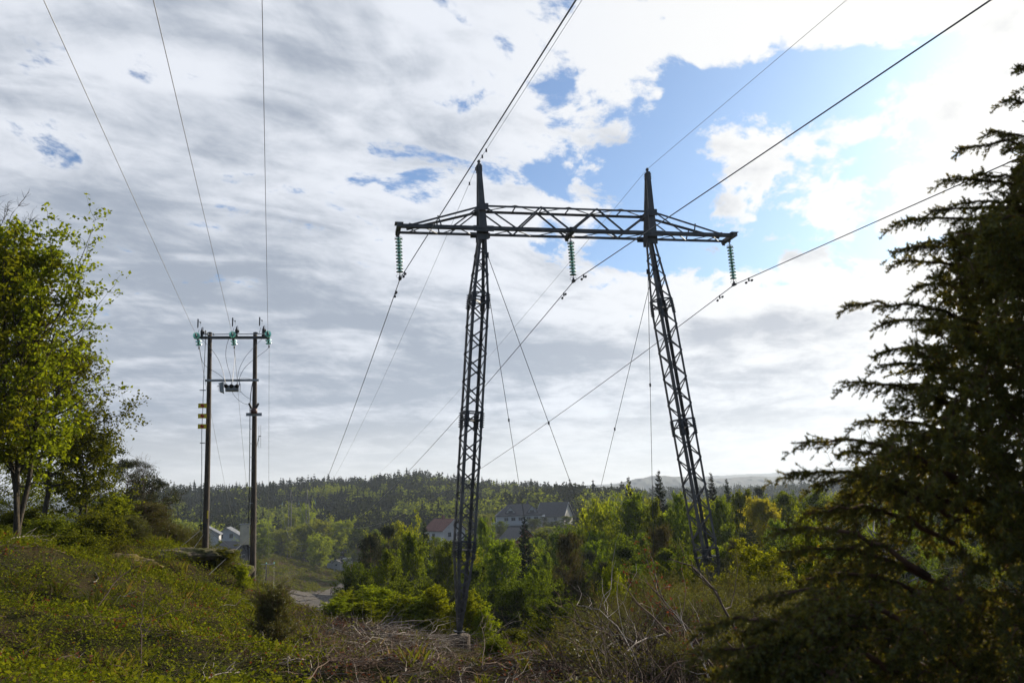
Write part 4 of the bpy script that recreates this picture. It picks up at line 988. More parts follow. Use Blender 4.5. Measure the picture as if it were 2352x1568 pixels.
# ------------------------------------------------------------------ wood in the middle distance
hand = [  # key, px, ytop, Y, width px, label
 ('spruce0', 1512, 1082, 92, 62, 'tall dark spruce standing between the pylon legs above the birches'),
 ('spruce1', 1443, 1096, 96, 56, 'dark spruce with a narrow top left of the tall spruce between the pylon legs'),
 ('spruce0', 1632, 1086, 104, 50, 'dark spruce just right of the right pylon leg'),
 ('spruce1', 1668, 1100, 112, 44, 'slim spruce second to the right of the right pylon leg'),
 ('pine0', 1740, 1118, 118, 60, 'dark rounded pine top right of the right pylon leg'),
 ('spruce1', 1204, 1186, 66, 66, 'dark spruce standing below the big white house'),
 ('yellow0', 1748, 1142, 74, 80, 'golden yellow birch in the row right of the right pylon leg'),
 ('yellow0', 1584, 1150, 78, 70, 'yellow birch seen through the right pylon leg'),
 ('birch0', 1560, 1132, 70, 78, 'pale green birch left of the right pylon leg'),
 ('birch1', 1700, 1124, 80, 86, 'tall green birch left of the golden birch'),
 ('birch2', 1655, 1142, 72, 64, 'green birch just right of the right pylon leg'),
 ('birch0', 1800, 1130, 80, 92, 'green birch right of the golden birch'),
 ('birch1', 1870, 1122, 86, 96, 'green birch half behind the big juniper'),
 ('bright0', 1385, 1130, 78, 110, 'broad green tree with a rounded top between the pylon legs'),
 ('birch2', 1450, 1134, 74, 100, 'dense green birch below the two spruces between the pylon legs'),
 ('birch0', 1500, 1146, 70, 70, 'green birch directly below the tall spruce'),
 ('bronze0', 1305, 1222, 56, 100, 'reddish brown larch between the pylon legs'),
 ('bronze0', 1520, 1206, 52, 110, 'brown larch left of the lower part of the right pylon leg'),
 ('bronze0', 1690, 1236, 50, 70, 'brownish larch right of the right pylon leg'),
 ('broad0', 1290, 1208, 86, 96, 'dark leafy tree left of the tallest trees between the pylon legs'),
 ('bright1', 1350, 1196, 90, 90, 'sunlit rounded tree on the slope right of the big white house'),
 ('birch1', 1150, 1240, 54, 92, 'bright birch right of the left pylon leg'),
 ('birch2', 1235, 1300, 48, 70, 'green birch in the hollow between the pylon legs'),
 ('birch0', 1110, 1190, 84, 64, 'bright birch top just right of the left pylon leg'),
 ('birch2', 1022, 1240, 66, 76, 'leafy birch just left of the left pylon leg'),
 ('bright0', 935, 1184, 96, 84, 'rounded bright green treetop left of the white house gable'),
 ('pine0', 885, 1205, 74, 90, 'brownish pine in the middle of the wood left of the pylon'),
 ('spruce0', 975, 1200, 86, 56, 'dark spruce left of the white house gable'),
 ('birch1', 945, 1222, 60, 66, 'tall feathery birch left of the left pylon leg'),
 ('pine1', 850, 1222, 70, 76, 'dark pine at the left end of the middle wood'),
 ('broad1', 815, 1290, 62, 74, 'leafy tree at the edge of the gravel yard'),
 ('birch0', 893, 1262, 52, 72, 'dark green birch in front of the brownish pine'),
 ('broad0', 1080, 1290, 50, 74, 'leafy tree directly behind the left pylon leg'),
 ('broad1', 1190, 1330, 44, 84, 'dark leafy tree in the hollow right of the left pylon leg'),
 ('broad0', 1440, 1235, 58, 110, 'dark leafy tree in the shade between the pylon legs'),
]
for key, px, yt, Y, wp, lab in hand: putpx(key, px, yt, Y, wp, lab, 'tree', 'trees of the middle wood')
sky_x = [760, 790, 810, 830, 860, 900, 940, 970, 1000, 1045, 1075, 1110, 1140, 1190, 1245, 1300, 1345, 1375, 1450, 1520, 1600, 1700, 1800, 2000, 2500]
sky_y = [1350, 1335, 1300, 1255, 1222, 1205, 1190, 1210, 1245, 1230, 1200, 1198, 1222, 1235, 1215, 1206, 1188, 1138, 1132, 1132, 1128, 1128, 1122, 1116, 1105]
fill = []
rngf = np.random.default_rng(99)
for Y in (45, 52, 60, 69, 80, 94, 110, 130):
    dpx = 66 * (1 + .25 * (Y < 60)); px = 770 if Y < 100 else 860
    while px < 2250 + 500 * (Y > 48):
        fill.append((px + rngf.uniform(-.4, .4) * dpx, Y * rngf.uniform(.95, 1.05))); px += dpx * (.72 if Y > 60 else .9)
keys_ = ['birch0', 'birch1', 'birch2', 'broad0', 'broad1', 'bright0', 'bright1', 'birch0', 'birch1', 'spruce0', 'pine0', 'pine1']
for (px, Y) in fill:
    if px < 775: continue
    low_ = np.interp(Y, [42, 50, 60, 75, 95, 130], [150, 125, 95, 60, 26, 8]); yt = np.interp(px, sky_x, sky_y) + low_ + rngf.uniform(-8, 26)
    if Y < 47 and (px < 1120 or px > 1700): continue
    key = keys_[rngf.integers(len(keys_))]
    if Y < 60 and key in ('spruce0',): key = 'broad0'
    zone = ('left of the left pylon leg', 'between the pylon legs', 'right of the right pylon leg', 'behind the big juniper')[int(px > 1055) + int(px > 1590) + int(px > 1880)]
    kind = {'birch': 'feathery green birch', 'broad': 'dark green rounded tree', 'bright': 'bright rounded tree', 'spruce': 'dark pointed spruce', 'pine': 'dull green pine'}[key[:-1]]
    dep = 'at the wood edge' if Y < 62 else 'deep in the wood'
    putpx(key, px, yt, Y, rngf.uniform(56, 90) * (1 + (Y < 60) * .2), '%s %s %s' % (kind, dep, zone), 'tree', '%s %s %s' % (kind, dep, zone))
# rounded bright trees at the foot of the ridge and round the houses
rim = [(700, 1204, 300, 64, 'bright1'), (742, 1186, 300, 66, 'bright0'), (790, 1192, 290, 60, 'bright1'), (735, 1222, 270, 56, 'bright0'), (822, 1210, 270, 48, 'broad1'), (655, 1210, 330, 50, 'bright0'), (668, 1180, 345, 40, 'bright1'), (706, 1150, 345, 34, 'bright0'),
       (640, 1240, 330, 40, 'broad0'), (605, 1235, 250, 44, 'birch1'), (862, 1215, 250, 44, 'birch0'), (600, 1190, 330, 50, 'bright0'), (1110, 1180, 300, 40, 'bright1'), (1080, 1165, 330, 40, 'birch0'), (1255, 1208, 260, 46, 'bright0'), (1320, 1205, 260, 46, 'broad0'), (1160, 1222, 262, 40, 'broad0'), (1215, 1222, 262, 36, 'birch2'), (1300, 1180, 330, 34, 'pine0'), (1266, 1172, 318, 22, 'pine1'),
       (1340, 1160, 330, 50, 'birch1'), (1365, 1145, 340, 50, 'bright1'), (995, 1215, 262, 40, 'birch2'), (960, 1190, 262, 40, 'broad0'), (908, 1200, 262, 40, 'birch0'), (832, 1180, 330, 36, 'birch0'), (1060, 1200, 236, 30, 'birch1'), (565, 1215, 300, 40, 'birch2'), (480, 1215, 240, 40, 'bright0'), (540, 1262, 190, 30, 'bright1'), (575, 1285, 150, 44, 'broad1'), (555, 1260, 200, 30, 'birch0')]
rim += [(1150, 1196, 268, 34, 'birch0'), (1225, 1190, 270, 30, 'broad1'), (1248, 1186, 282, 24, 'pine0'), (1275, 1196, 276, 44, 'broad0'), (1300, 1184, 290, 30, 'birch2'), (1003, 1232, 205, 40, 'birch1'), (1178, 1214, 250, 34, 'broad0'), (1200, 1216, 225, 40, 'birch0'), (1120, 1204, 270, 34, 'bright1'), (508, 1240, 215, 26, 'birch1'), (552, 1236, 215, 24, 'bright0')]
for k, (px, yt, Y, wp, key) in enumerate(rim):
    where = 'round the white sheds' if 690 < px < 870 else ('by the far small pylon' if px <= 690 and Y > 260 else ('near the house between the wooden poles' if px <= 690 else ('round the house left of the left pylon leg' if px < 1070 else ('round the big white house' if px < 1320 else 'on the slope right of the cream house'))))
    kd = {'birch': 'small green birch', 'broad': 'dark leafy tree', 'bright': 'bright rounded tree', 'pine': 'small dark pine'}[key[:-1]]
    putpx(key, px, yt, Y, wp, kd + ' ' + where, 'tree', kd + 's ' + where)
# trees further right on the valley floor
for k in range(60):
    Y = rngf.uniform(150, 330); px = rngf.uniform(1330, 2200); hz_ = at(px, 1130, Y)
    yt = np.interp(px, [1330, 1500, 2200], [1150, 1140, 1112]) + rngf.uniform(0, 22) + (330 - Y) * .03
    key = keys_[rngf.integers(len(keys_))]; kd = {'birch': 'small distant birch', 'broad': 'small distant dark tree', 'bright': 'small distant bright tree', 'spruce': 'small distant spruce', 'pine': 'small distant pine'}[key[:-1]]; where = 'on the valley floor ' + ('between the pylon legs' if px < 1590 else 'right of the right pylon leg')
    putpx(key, px, yt, Y, 9 * FPX / Y * .6, kd + ' ' + where, 'tree', kd + 's ' + where)

# ------------------------------------------------------------------ the wooded ridge, too many to count
def lod_conifer(seed, H, W, n):
    rng = np.random.default_rng(seed); u = rng.uniform(0, 1, n) ** .8; a = rng.uniform(0, 6.28, n); rr = W / 2 * (1 - u) ** .8 * rng.uniform(.35, 1.08, n)
    lv = np.round(u * 9) / 9; u2 = u * .5 + lv * .5
    P = np.stack([rr * np.cos(a), rr * np.sin(a), H * (.06 + .94 * u2) - rr * .25], 1)
    d = norm(np.stack([np.cos(a), np.sin(a), -.55 + 0 * a], 1)); S = np.stack([-np.sin(a), np.cos(a), 0 * a], 1); L = (W * .22 * (1.15 - u))[:, None] * 1.3
    V = np.stack([P - S * L * .33, P - d * L * .5, P + S * L * .33, P + d * L * .8], 1).reshape(-1, 3)
    tr = np.array([[0, -.05 * W, H * .8], [0, 0, H * 1.03], [0, .05 * W, H * .8], [.03 * W, 0, H * .8]])
    return np.concatenate([V, tr]), np.arange((n + 1) * 4).reshape(n + 1, 4)
def lod_broad(seed, H, W, n):
    rng = np.random.default_rng(seed); d = norm(rng.normal(size=(n, 3))); r = rng.uniform(.55, 1.0, n)[:, None]
    lump = 1 + .22 * np.sin(d[:, :1] * 5 + seed) * np.cos(d[:, 1:2] * 6) + .15 * np.sin(d[:, 2:3] * 7 + seed)
    P = d * r * lump * np.array([W / 2, W / 2, H * .45]) + np.array([0, 0, H * .55]); return leaves(P, W * .16, rng, .4, .7)
REGC = [lod_conifer(i, [12, 11, 13][i], [6.2, 7.6, 8.6][i], 190) for i in range(3)] + [lod_broad(15 + i, 12 - 2 * i, 7.0, 190) for i in range(2)]; REGB = [lod_broad(5 + i, [11, 12, 10][i], [6.6, 5.6, 7.6][i], 170) for i in range(3)]
def wood_mass(name, regs, pts, hs, mat, label, rng):
    out = []; w_ = rng.integers(0, len(regs), len(pts)); z = ground(pts[:, 0], pts[:, 1])
    for k, (V, F) in enumerate(regs):
        s_ = w_ == k
        if not s_.any(): continue
        h = hs[s_]; out.append(scatter(V, F, np.column_stack([pts[s_], z[s_] - .3]), np.stack([h * rng.uniform(.85, 1.15, len(h)), h * rng.uniform(.85, 1.15, len(h)), h], 1), rng.uniform(0, 6.28, len(h))))
    V, F = joinVF(out); o = link(name, mesh_np(name, V, F, mat)); tag(o, label, 'forest', None, 'stuff'); return o
rr_ = np.random.default_rng(5)
N = 5600; pxs = rr_.uniform(180, 1480, N); Ys = rr_.uniform(300, 690, N); X_ = np.array([gx(p, y) for p, y in zip(pxs, Ys)]); pts = np.column_stack([X_, Ys])
# keep clear of houses, the far pylon and the yard
clear = [(690, 330, 26), (1190, 292, 26), (1270, 300, 24), (1020, 232, 16)]
ok = np.ones(N, bool)
for (px, Y, rd_) in clear: ok &= np.hypot(pts[:, 0] - gx(px, Y), pts[:, 1] - Y) > rd_
ok &= ~((pxs > 585) & (pxs < 800) & (Ys < 322)); ok &= ~((pxs > 620) & (pxs < 760) & (Ys < 352))
ok &= ~((pxs > 1100) & (pxs < 1340) & (Ys < 318))
pts, pxs, Ys = pts[ok], pxs[ok], Ys[ok]
cl_ = np.sin(pts[:, 0] * .045 + 1) * np.cos(pts[:, 1] * .06) + .5 * np.sin(pts[:, 0] * .11 + pts[:, 1] * .05) + rr_.normal(0, .45, len(pts))
top_ = np.clip((Ys - 330) / 250, 0, 1); isB = (cl_ > .15 + .75 * top_)
wood_mass('ridge_conifer_wood', REGC, pts[~isB], rr_.uniform(.6, 1.35, (~isB).sum()) + .12 * np.sin(pts[~isB][:, 0] * .07), L_RIDGE_D, 'dark spruce and pine forest covering the long ridge behind the valley', rr_)
wood_mass('ridge_birch_wood', REGB, pts[isB], rr_.uniform(.8, 1.35, isB.sum()), L_RIDGE_L, 'lighter green birches scattered through the forest on the ridge', rr_)
N = 5200; pxs = rr_.uniform(-100, 2500, N); Ys = rr_.uniform(650, 1250, N); X_ = np.array([gx(p, y) for p, y in zip(pxs, Ys)]); k_ = pxs > 1250
wood_mass('far_forest', REGC, np.column_stack([X_, Ys])[k_], rr_.uniform(.9, 1.5, N)[k_], L_RIDGE_D, 'flat dark forest far off between the pylon and the distant hills', rr_)

# ================================================================== UNDERGROWTH AND BRASH
def gpix(x, y):
    z = ground(x, y); P = np.column_stack([x, y, z]); d = P @ fw; return 1176 + FPX * (P @ rt) / d, 784 - FPX * (P @ up) / d, z
def sector(n, r0, r1, a0, a1, rng, pw=1.0):
    r = (rng.uniform(r0 ** (2 * pw), r1 ** (2 * pw), n)) ** (1 / (2 * pw)); a = rng.uniform(rad(a0), rad(a1), n); return r * np.sin(a), r * np.cos(a)
def sprig(seed, h, w_, n, leaf, upl=.5):
    rng = np.random.default_rng(seed); P = np.column_stack([rng.normal(0, w_, n), rng.normal(0, w_, n), rng.uniform(.15, 1, n) * h]); return leaves(P, leaf, rng, upl, .6)
def cover(name, n, zone, dens, tpls, mat, label, rng, smin=.7, smax=1.4, grow=.0, pw=.7):
    x, y = sector(n, *zone, rng, pw); px, py, z = gpix(x, y); k = (rng.uniform(0, 1, n) < dens(px, py, x, y)) & foot(x, y); x, y, z = x[k], y[k], z[k]
    w_ = rng.integers(0, len(tpls), len(x)); out = []; rr = np.hypot(x, y)
    for i, (V, F) in enumerate(tpls):
        s_ = w_ == i; m_ = s_.sum(); out.append(scatter(V, F, np.column_stack([x[s_], y[s_], z[s_] - .01]), rng.uniform(smin, smax, m_) * (1 + grow * rr[s_] / 30), rng.uniform(0, 6.28, m_), rng.normal(0, .15, (m_, 2))))
    V, F = joinVF(out); o = link(name, mesh_np(name, V, F, mat)); return tag(o, label, 'undergrowth', None, 'stuff')
r5 = np.random.default_rng(15)
def foot(x, y):
    t = y - baseL[1]; return ~((np.abs(x - baseL[0] * y / baseL[1]) < .55) & (t > -5.0) & (t < .6))
def smo(v, a, b): t = np.clip((v - a) / (b - a), 0, 1); return t * t * (3 - 2 * t)
patchy = lambda x, y, f=1.0: .5 + .5 * np.sin(x * 1.1 * f + 1.3 * np.sin(y * .7 * f)) * np.cos(y * .9 * f + np.sin(x * .6 * f))
green = lambda px, py, x, y: np.clip((1 - smo(px + (1480 - py) * .35, 540, 760)) + .07 + .35 * (patchy(x, y) > .8) + .5 * smo(np.hypot(x, y), 29, 33), 0, 1) * (.30 + .70 * patchy(x, y, 1.7))
TS = [sprig(i, .16, .06, 15, .031) for i in range(5)]
cover('bilberry_heath', 80000, (3.5, 40, -50, 50), green, TS, L_COV, 'low yellow green bilberry and leafy plants covering the near slope', r5, .6, 1.4, .55)
TT = [sprig(10 + i, .36, .10, 40, .042, .8) for i in range(4)]
cover('leafy_undergrowth', 5200, (4, 42, -50, 50), lambda px, py, x, y: green(px, py, x, y) * (patchy(x, y, .8) > .42) * .9, TT, L_OAK, 'taller leafy shoots rising out of the heath', r5, .5, 1.2, .15)
def grass_t(seed, n, h):
    rng = np.random.default_rng(seed); b = rng.normal(0, .05, (n, 2)); a = rng.uniform(0, 6.28, n); d = np.stack([np.cos(a), np.sin(a)], 1) * rng.uniform(.1, .6, n)[:, None] * h; hh = h * rng.uniform(.5, 1, n); wv = np.stack([-np.sin(a), np.cos(a)], 1) * .0028
    V = np.stack([np.column_stack([b - wv, 0 * hh]), np.column_stack([b + wv, 0 * hh]), np.column_stack([b + d * .5 + wv * .8, hh * .7]), np.column_stack([b + d, hh])], 1); return V.reshape(-1, 3), np.arange(4 * n).reshape(n, 4)
L_GR = leafmat('heath_grass', (.11, .125, .02), (.08, .10, .02), .45, (1.3, 1.2, .5), .03, c3=((.16, .12, .05), .8))
cover('grass_tufts', 2600, (9, 40, -45, 45), lambda px, py, x, y: .2 + .4 * patchy(x, y, 1.3), [grass_t(i, 22, .24) for i in range(4)], L_GR, 'thin grass between the plants and cut branches', r5, .6, 1.4, .5)
cover('withered_leaves', 7000, (9, 34, -42, 40), lambda px, py, x, y: np.clip(smo(px, 450, 900) + .32, 0, 1) * (.25 + .75 * (patchy(x, y, 1.9) > .5)), [sprig(30 + i, .16, .09, 9, .045) for i in range(4)], L_DRY, 'red brown withered leaves hanging on the cut branches', r5, .6, 1.3, .3)
def twig_field(name, n, zone, dens, mat, label, rng, l0=.4, l1=1.6, rise=.3, r0=.008, pw=.8, k=3, up_=.2, base=0.0):
    x, y = sector(n, *zone, rng, pw); px, py, z = gpix(x, y); kk = (rng.uniform(0, 1, n) < dens(px, py, x, y)) & foot(x, y); x, y, z = x[kk], y[kk], z[kk]; m_ = len(x)
    a = rng.uniform(0, 6.28, m_); el_ = np.abs(rng.normal(0, rise, m_)); L = rng.uniform(l0, l1, m_) ; D = np.stack([np.cos(a) * np.cos(el_), np.sin(a) * np.cos(el_), np.sin(el_)], 1)
    B = np.column_stack([x, y, z + rng.uniform(0, .10, m_) + base]); P, r = curve_limbs(B, D, L, 6, rng, -.12, .32, r0=r0 * rng.uniform(.5, 1.6, m_) * (1 + np.hypot(x, y) / 50), r1=.0025)
    g_ = ground(P[..., 0].ravel(), P[..., 1].ravel()).reshape(P.shape[:2]); P[..., 2] = np.maximum(P[..., 2], g_ + .02)
    # side twigs
    j = rng.integers(1, 5, (m_, 3)); s_ = P[np.arange(m_)[:, None], j].reshape(-1, 3); D2 = norm(np.repeat(D, 3, 0) + rng.normal(size=(m_ * 3, 3)) * .6 + np.array([0, 0, up_])); P2, q2 = curve_limbs(s_, D2, np.repeat(L, 3) * rng.uniform(.2, .5, m_ * 3), 4, rng, .05, .25, r0=np.full(m_ * 3, r0 * .55), r1=.002)
    V, F = joinVF([tubes(P, r, k), tubes(P2, q2, 3)]); o = link(name, mesh_np(name, V, F, mat)); return tag(o, label, 'brushwood', None, 'stuff')
brash = lambda px, py, x, y: np.clip(smo(px + (1480 - py) * .3, 560, 820), .05, 1) * (.35 + .65 * (patchy(x, y, .7) > .35))
twig_field('brushwood', 24000, (8, 34, -40, 38), brash, TWIG, 'brown tangle of cut twigs lying over the clearing', r5, .25, .95, .20, .007, up_=.1)
twig_field('brushwood', 3800, (10, 34, -40, 38), brash, TWIGG, 'pale grey bleached branches lying through the cut twigs', r5, .3, 1.1, .14, .007, up_=.0)
twig_field('brushwood', 3600, (8, 34, -42, 40), lambda px, py, x, y: np.clip(brash(px, py, x, y) + .12, 0, 1), TWIGB, 'dark thin stalks standing up among the cut twigs', r5, .2, .5, .8, .004, up_=.6)
band = lambda px, py, x, y: ((px > 850) & (px < 1230) & (py > 1425) & (py < 1490)) * 1.0
twig_field('brushwood', 1700, (24, 32, -14, 6), band, TWIGG, 'band of white bleached branches beside the footing of the left pylon leg', r5, .6, 2.2, .08, .011, up_=0)

# piled cut branches right of the middle
def branch(name, px, Y, px2, py2, Y2, r0, label, mat=TWIGB, ntw=8, seed=0, parent=None, group=None, bow=.25, leafmat_=None):
    rng = np.random.default_rng(seed); x = gx(px, Y); a = np.array([x, Y, G(x, Y) + .05]); b = at(px2, py2, Y2); n = 10; t = np.linspace(0, 1, n)[:, None]
    P = a + (b - a) * t; L = np.linalg.norm(b - a); P[:, 2] += np.sin(np.pi * t[:, 0]) * bow * L * .5; P += np.cumsum(rng.normal(size=(n, 3)), 0) * L * .008; P = P - a
    o = thing(name, a, label, 'branch', group); wv = [tubes(P[None], (r0 * (1 - t[:, 0] * .8))[None], 6)]
    link('limb', mesh_np('limb', *wv[0], mat, True), o)
    s_ = P[rng.integers(2, n - 1, ntw)]; D = norm((b - a) / L + rng.normal(size=(ntw, 3)) * .5); P2, q2 = curve_limbs(s_, D, L * rng.uniform(.12, .35, ntw), 6, rng, .1, .28, r0=np.full(ntw, r0 * .4), r1=.002); V, F = tubes(P2, q2, 4)
    tw = link('twigs', mesh_np('twigs', V, F, mat, True), o)
    if leafmat_: pts_ = P2[:, 2:].reshape(-1, 3); pts_ = np.repeat(pts_, 5, 0) + rng.normal(size=(len(pts_) * 5, 3)) * .035; link('leaves', mesh_np('leaves', *leaves(pts_, .045, rng), leafmat_), o)
    return o
branch('cut_branch', 1760, 11, 1562, 1291, 14, .030, 'long bare dark branch arching up and left in front of the right pylon leg', TWIGB, 5, 1, bow=.35)
for k, (a, Ya, b, c, Yb, r0, lab, m_, lf) in enumerate((
    (1660, 12, 1395, 1300, 16, .022, 'bare branch with red brown leaves reaching up left towards the sapling between the pylon legs', TWIG, L_DRY),
    (1720, 11, 1470, 1330, 14, .026, 'branch with withered leaves leaning left over the brush pile', TWIGB, L_DRY),
    (1700, 11, 1500, 1335, 14, .020, 'second leaning branch with withered leaves close above the brush pile', TWIG, L_DRY),
    (1290, 13, 1500, 1440, 17, .032, 'thick dark mossy branch rising right out of the brush pile', BARK, None),
    (1330, 13, 1560, 1455, 16, .020, 'pale dead branch lying just right of the thick mossy branch', TWIGG, None),
    (1500, 12, 1330, 1395, 17, .016, 'slim grey branch pointing up left from the middle of the brush pile', TWIGG, None),
    (1640, 11, 1550, 1400, 13, .018, 'short grey forked branch on the right of the brush pile', TWIGG, None),
    (1090, 14, 1145, 1430, 18, .010, 'thin upright twig standing at the bottom right of the footing', TWIGB, None),
    (350, 10, 330, 1390, 12, .010, 'thin dead stalk standing in the heath at lower left', TWIGB, None),
    (220, 15, 330, 1290, 17, .016, 'thin dark branch lying across the heath below the mossy bank', TWIGB, None),
    (20, 18, 110, 1255, 20, .020, 'grey fallen branch below the maple trunks', TWIGG, None),
    (740, 26, 660, 1400, 29, .014, 'curved bare twig beside the gravel yard view, above the brushwood', TWIG, None),
    (600, 9.5, 760, 1500, 13, .014, 'long brown branch lying behind the small juniper towards the right', TWIG, None),
    (420, 9.5, 560, 1540, 11, .012, 'pale bent stick on the ground at the bottom left of the centre', TWIGG, None))):
    branch('cut_branch', a, Ya, b, c, Yb, r0, lab, m_, 9, 20 + k, leafmat_=lf, bow=.12)
pile = lambda px, py, x, y: ((px > 1230) & (px < 1900)) * 1.0 * smo(px, 1230, 1400)
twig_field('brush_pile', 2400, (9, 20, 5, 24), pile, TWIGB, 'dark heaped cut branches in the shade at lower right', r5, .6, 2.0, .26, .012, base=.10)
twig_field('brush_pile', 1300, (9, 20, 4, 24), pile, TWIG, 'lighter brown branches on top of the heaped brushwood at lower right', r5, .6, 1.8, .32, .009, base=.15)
cover('juniper_scraps', 9000, (9, 24, 3, 26), lambda px, py, x, y: pile(px, py, x, y) * (patchy(x, y, 1.4) > .45) * .9, [sprig(60 + i, .55, .16, 60, .045, .2) for i in range(4)], L_JUNB, 'olive juniper twigs mixed through the brushwood at lower right', r5, .5, 1.2, .2)
def logobj(name, px, py, Y, px2, py2, Y2, r, label, mat=BARK):
    a, b = at(px, py, Y), at(px2, py2, Y2); m = MB(); n = 7; pts = [(b - a) * t + Z * .02 * math.sin(t * 5) for t in np.linspace(0, 1, n)]
    o = thing(name, a, label, 'log'); m.tube(pts, [r * (1 - .15 * t) for t in np.linspace(0, 1, n)], 14); m.build('bark', mat, o, True)
    for q, d in ((pts[0], -1), (pts[-1], 1)):
        dd_ = norm(b - a) * d; m = MB(); m.lathe(np.array(q), [(r * .86, 0), (r * .84, .006), (.01, .007)], dd_, 14); m.build('cut_end', CUT, o)
    return o
logobj('cut_log', 1135, 1556, 14.2, 1060, 1566, 15.2, .055, 'short cut log with an orange sawn end at the bottom centre')
logobj('cut_log', 1228, 1553, 13.8, 1205, 1567, 13.6, .04, 'small sawn log end at the bottom, right of the larger log')
logobj('fallen_log', 85, 1261, 23.2, 128, 1298, 22.0, .07, 'grey fallen log lying on the heath below the maple trunks', TWIGG)
# rock outcrops
MROCK = principled('grey_granite', (.13, .105, .085), .95, 0, 0, 2.2, col2=(.06, .062, .02), bump=1.0, bscale=9, spec=.1)
MMOSS = principled('mossy_granite', (.12, .095, .075), .95, 0, 0, 1.6, col2=(.12, .095, .02), bump=.8, bscale=10, spec=.05)
def rock(px, py, Y, sx, sy, sz, rz, label, mat, seed, block=0.0, name='rock_outcrop'):
    rng = np.random.default_rng(seed); c = at(px, py, Y); g_ = G(c[0], c[1]); nu, nv = 72, 36; V = []
    ph = rng.uniform(0, 6.28, (8, 3)); fr = rng.normal(size=(8, 3)) * np.array([1.2, 1.2, 1.2])
    for j in range(nv + 1):
        for i in range(nu):
            a = 2 * math.pi * i / nu; b = math.pi * j / nv; d = np.array([math.sin(b) * math.cos(a), math.sin(b) * math.sin(a), math.cos(b)])
            if block: d = np.sign(d) * np.abs(d) ** (1 - block)
            f = 1 + sum(.06 * math.sin(float(fr[q] @ d) * 2.2 + ph[q, 0]) for q in range(8)) + .05 * math.sin(9 * d[0] + 7 * d[1]) + .16 * abs(math.sin(7 * d[0] + 3 * d[1] + seed)) ** .6 - .10 * abs(math.sin(13 * d[0] - 6 * d[1] + 2 * seed)) ** .5 + .06 * math.sin(23 * d[1] + 17 * d[2]) * math.sin(19 * d[0]) + float(rng.normal(0, .015)); V.append(d * f * np.array([sx, sy, sz]))
    F = [(j * nu + i, (j + 1) * nu + i, (j + 1) * nu + (i + 1) % nu, j * nu + (i + 1) % nu) for j in range(nv) for i in range(nu)]
    o = link(name, mesh_np(name, np.array(V), np.array(F), mat, False)); o.location = (c[0], c[1], g_ + sz * .12); o.rotation_euler = (0, 0, rz); return tag(o, label, 'rock')
rock(420, 1308, 30.5, 1.5, .9, .20, .3, 'bare sloping granite slab below the left wooden pole', MROCK, 1)
rock(455, 1292, 32.6, 1.1, .6, .16, .1, 'dark granite hump at the foot of the left wooden pole', MMOSS, 2)
rock(530, 1322, 32.0, .6, .35, .30, .2, 'blocky dark rock with a square face between the wooden poles', MROCK, 3, .45)
rock(495, 1302, 32.4, .7, .4, .20, -.2, 'low dark ledge right of the left wooden pole', MROCK, 4, .3)
rock(258, 1250, 27.5, 1.7, .8, .26, -.25, 'rounded rock with orange brown moss on top of the left bank', MMOSS, 5)
rock(618, 1392, 31.0, .55, .4, .2, .4, 'small grey rock at the foot of the right wooden pole', MROCK, 6)
rock(705, 1392, 60, 3.0, 2, .8, .4, 'dark earthy rock on the edge above the gravel yard', MROCK, 7)

# bushes, saplings and low junipers beyond the clearing
bl = [(800, 1352, 33.5, 100, 'sap0', 'bright leafy sapling at the left end of the sapling row'), (770, 1372, 31.5, 70, 'sap1', 'low bright sapling nearest the gravel yard'), (868, 1342, 34.0, 90, 'sap1', 'tallest bright sapling left of the left pylon leg'),
      (915, 1362, 33, 80, 'sap2', 'bright sapling in the middle of the sapling row'), (960, 1372, 33, 80, 'sap0', 'rounded bright sapling third from the left pylon leg'), (1000, 1342, 33.0, 80, 'sap2', 'pointed bright sapling just left of the left pylon leg'), (835, 1380, 32, 80, 'sap2', 'low bright sapling in front of the tallest one'), (1035, 1392, 32, 60, 'sap1', 'low sapling touching the left pylon leg from the left'),
      (1085, 1352, 32.5, 60, 'sap1', 'bright sapling right behind the left pylon leg'), (1112, 1392, 32, 66, 'sap0', 'low bright sapling right of the left pylon leg'), (1400, 1290, 27, 62, 'sap2', 'bright green sapling standing alone between the pylon legs'), (1425, 1320, 26, 60, 'sap0', 'sapling right beside the lone bright sapling'),
      (1245, 1412, 25, 90, 'bush0', 'leafy bush at the left end of the brush pile'), (1300, 1420, 23, 70, 'bush0', 'low bush behind the brush pile'), (1720, 1238, 30, 90, 'sap1', 'leafy sapling right of the right pylon leg'), (1770, 1262, 28, 90, 'sap2', 'leafy sapling beside the big juniper'), (1845, 1170, 26, 70, 'sap0', 'tall bright sapling half hidden by the big juniper'),
      (1600, 1278, 33, 90, 'bush0', 'leafy bush around the hidden foot of the right pylon leg'), (1680, 1300, 27, 110, 'bush0', 'wide leafy bush right of the right pylon leg'), (1010, 1420, 31, 60, 'bush0', 'small bush left of the concrete footing'), (1180, 1440, 29, 60, 'bush0', 'small bush right of the concrete footing'), (722, 1410, 29, 60, 'bush0', 'small bush on the edge above the gravel yard'),
      (1140, 1530, 15.5, 60, 'bush0', 'tiny bright bush at the bottom centre beside the log'), (560, 1372, 28, 60, 'bush0', 'bright bush left of the right wooden pole'), (455, 1340, 27, 70, 'bush0', 'bush on the granite slab below the left wooden pole')]
for px, yt, Y, wp, key, lab in bl: putpx(key, px, yt, Y, wp, lab, 'bush', 'saplings and bushes round the clearing')
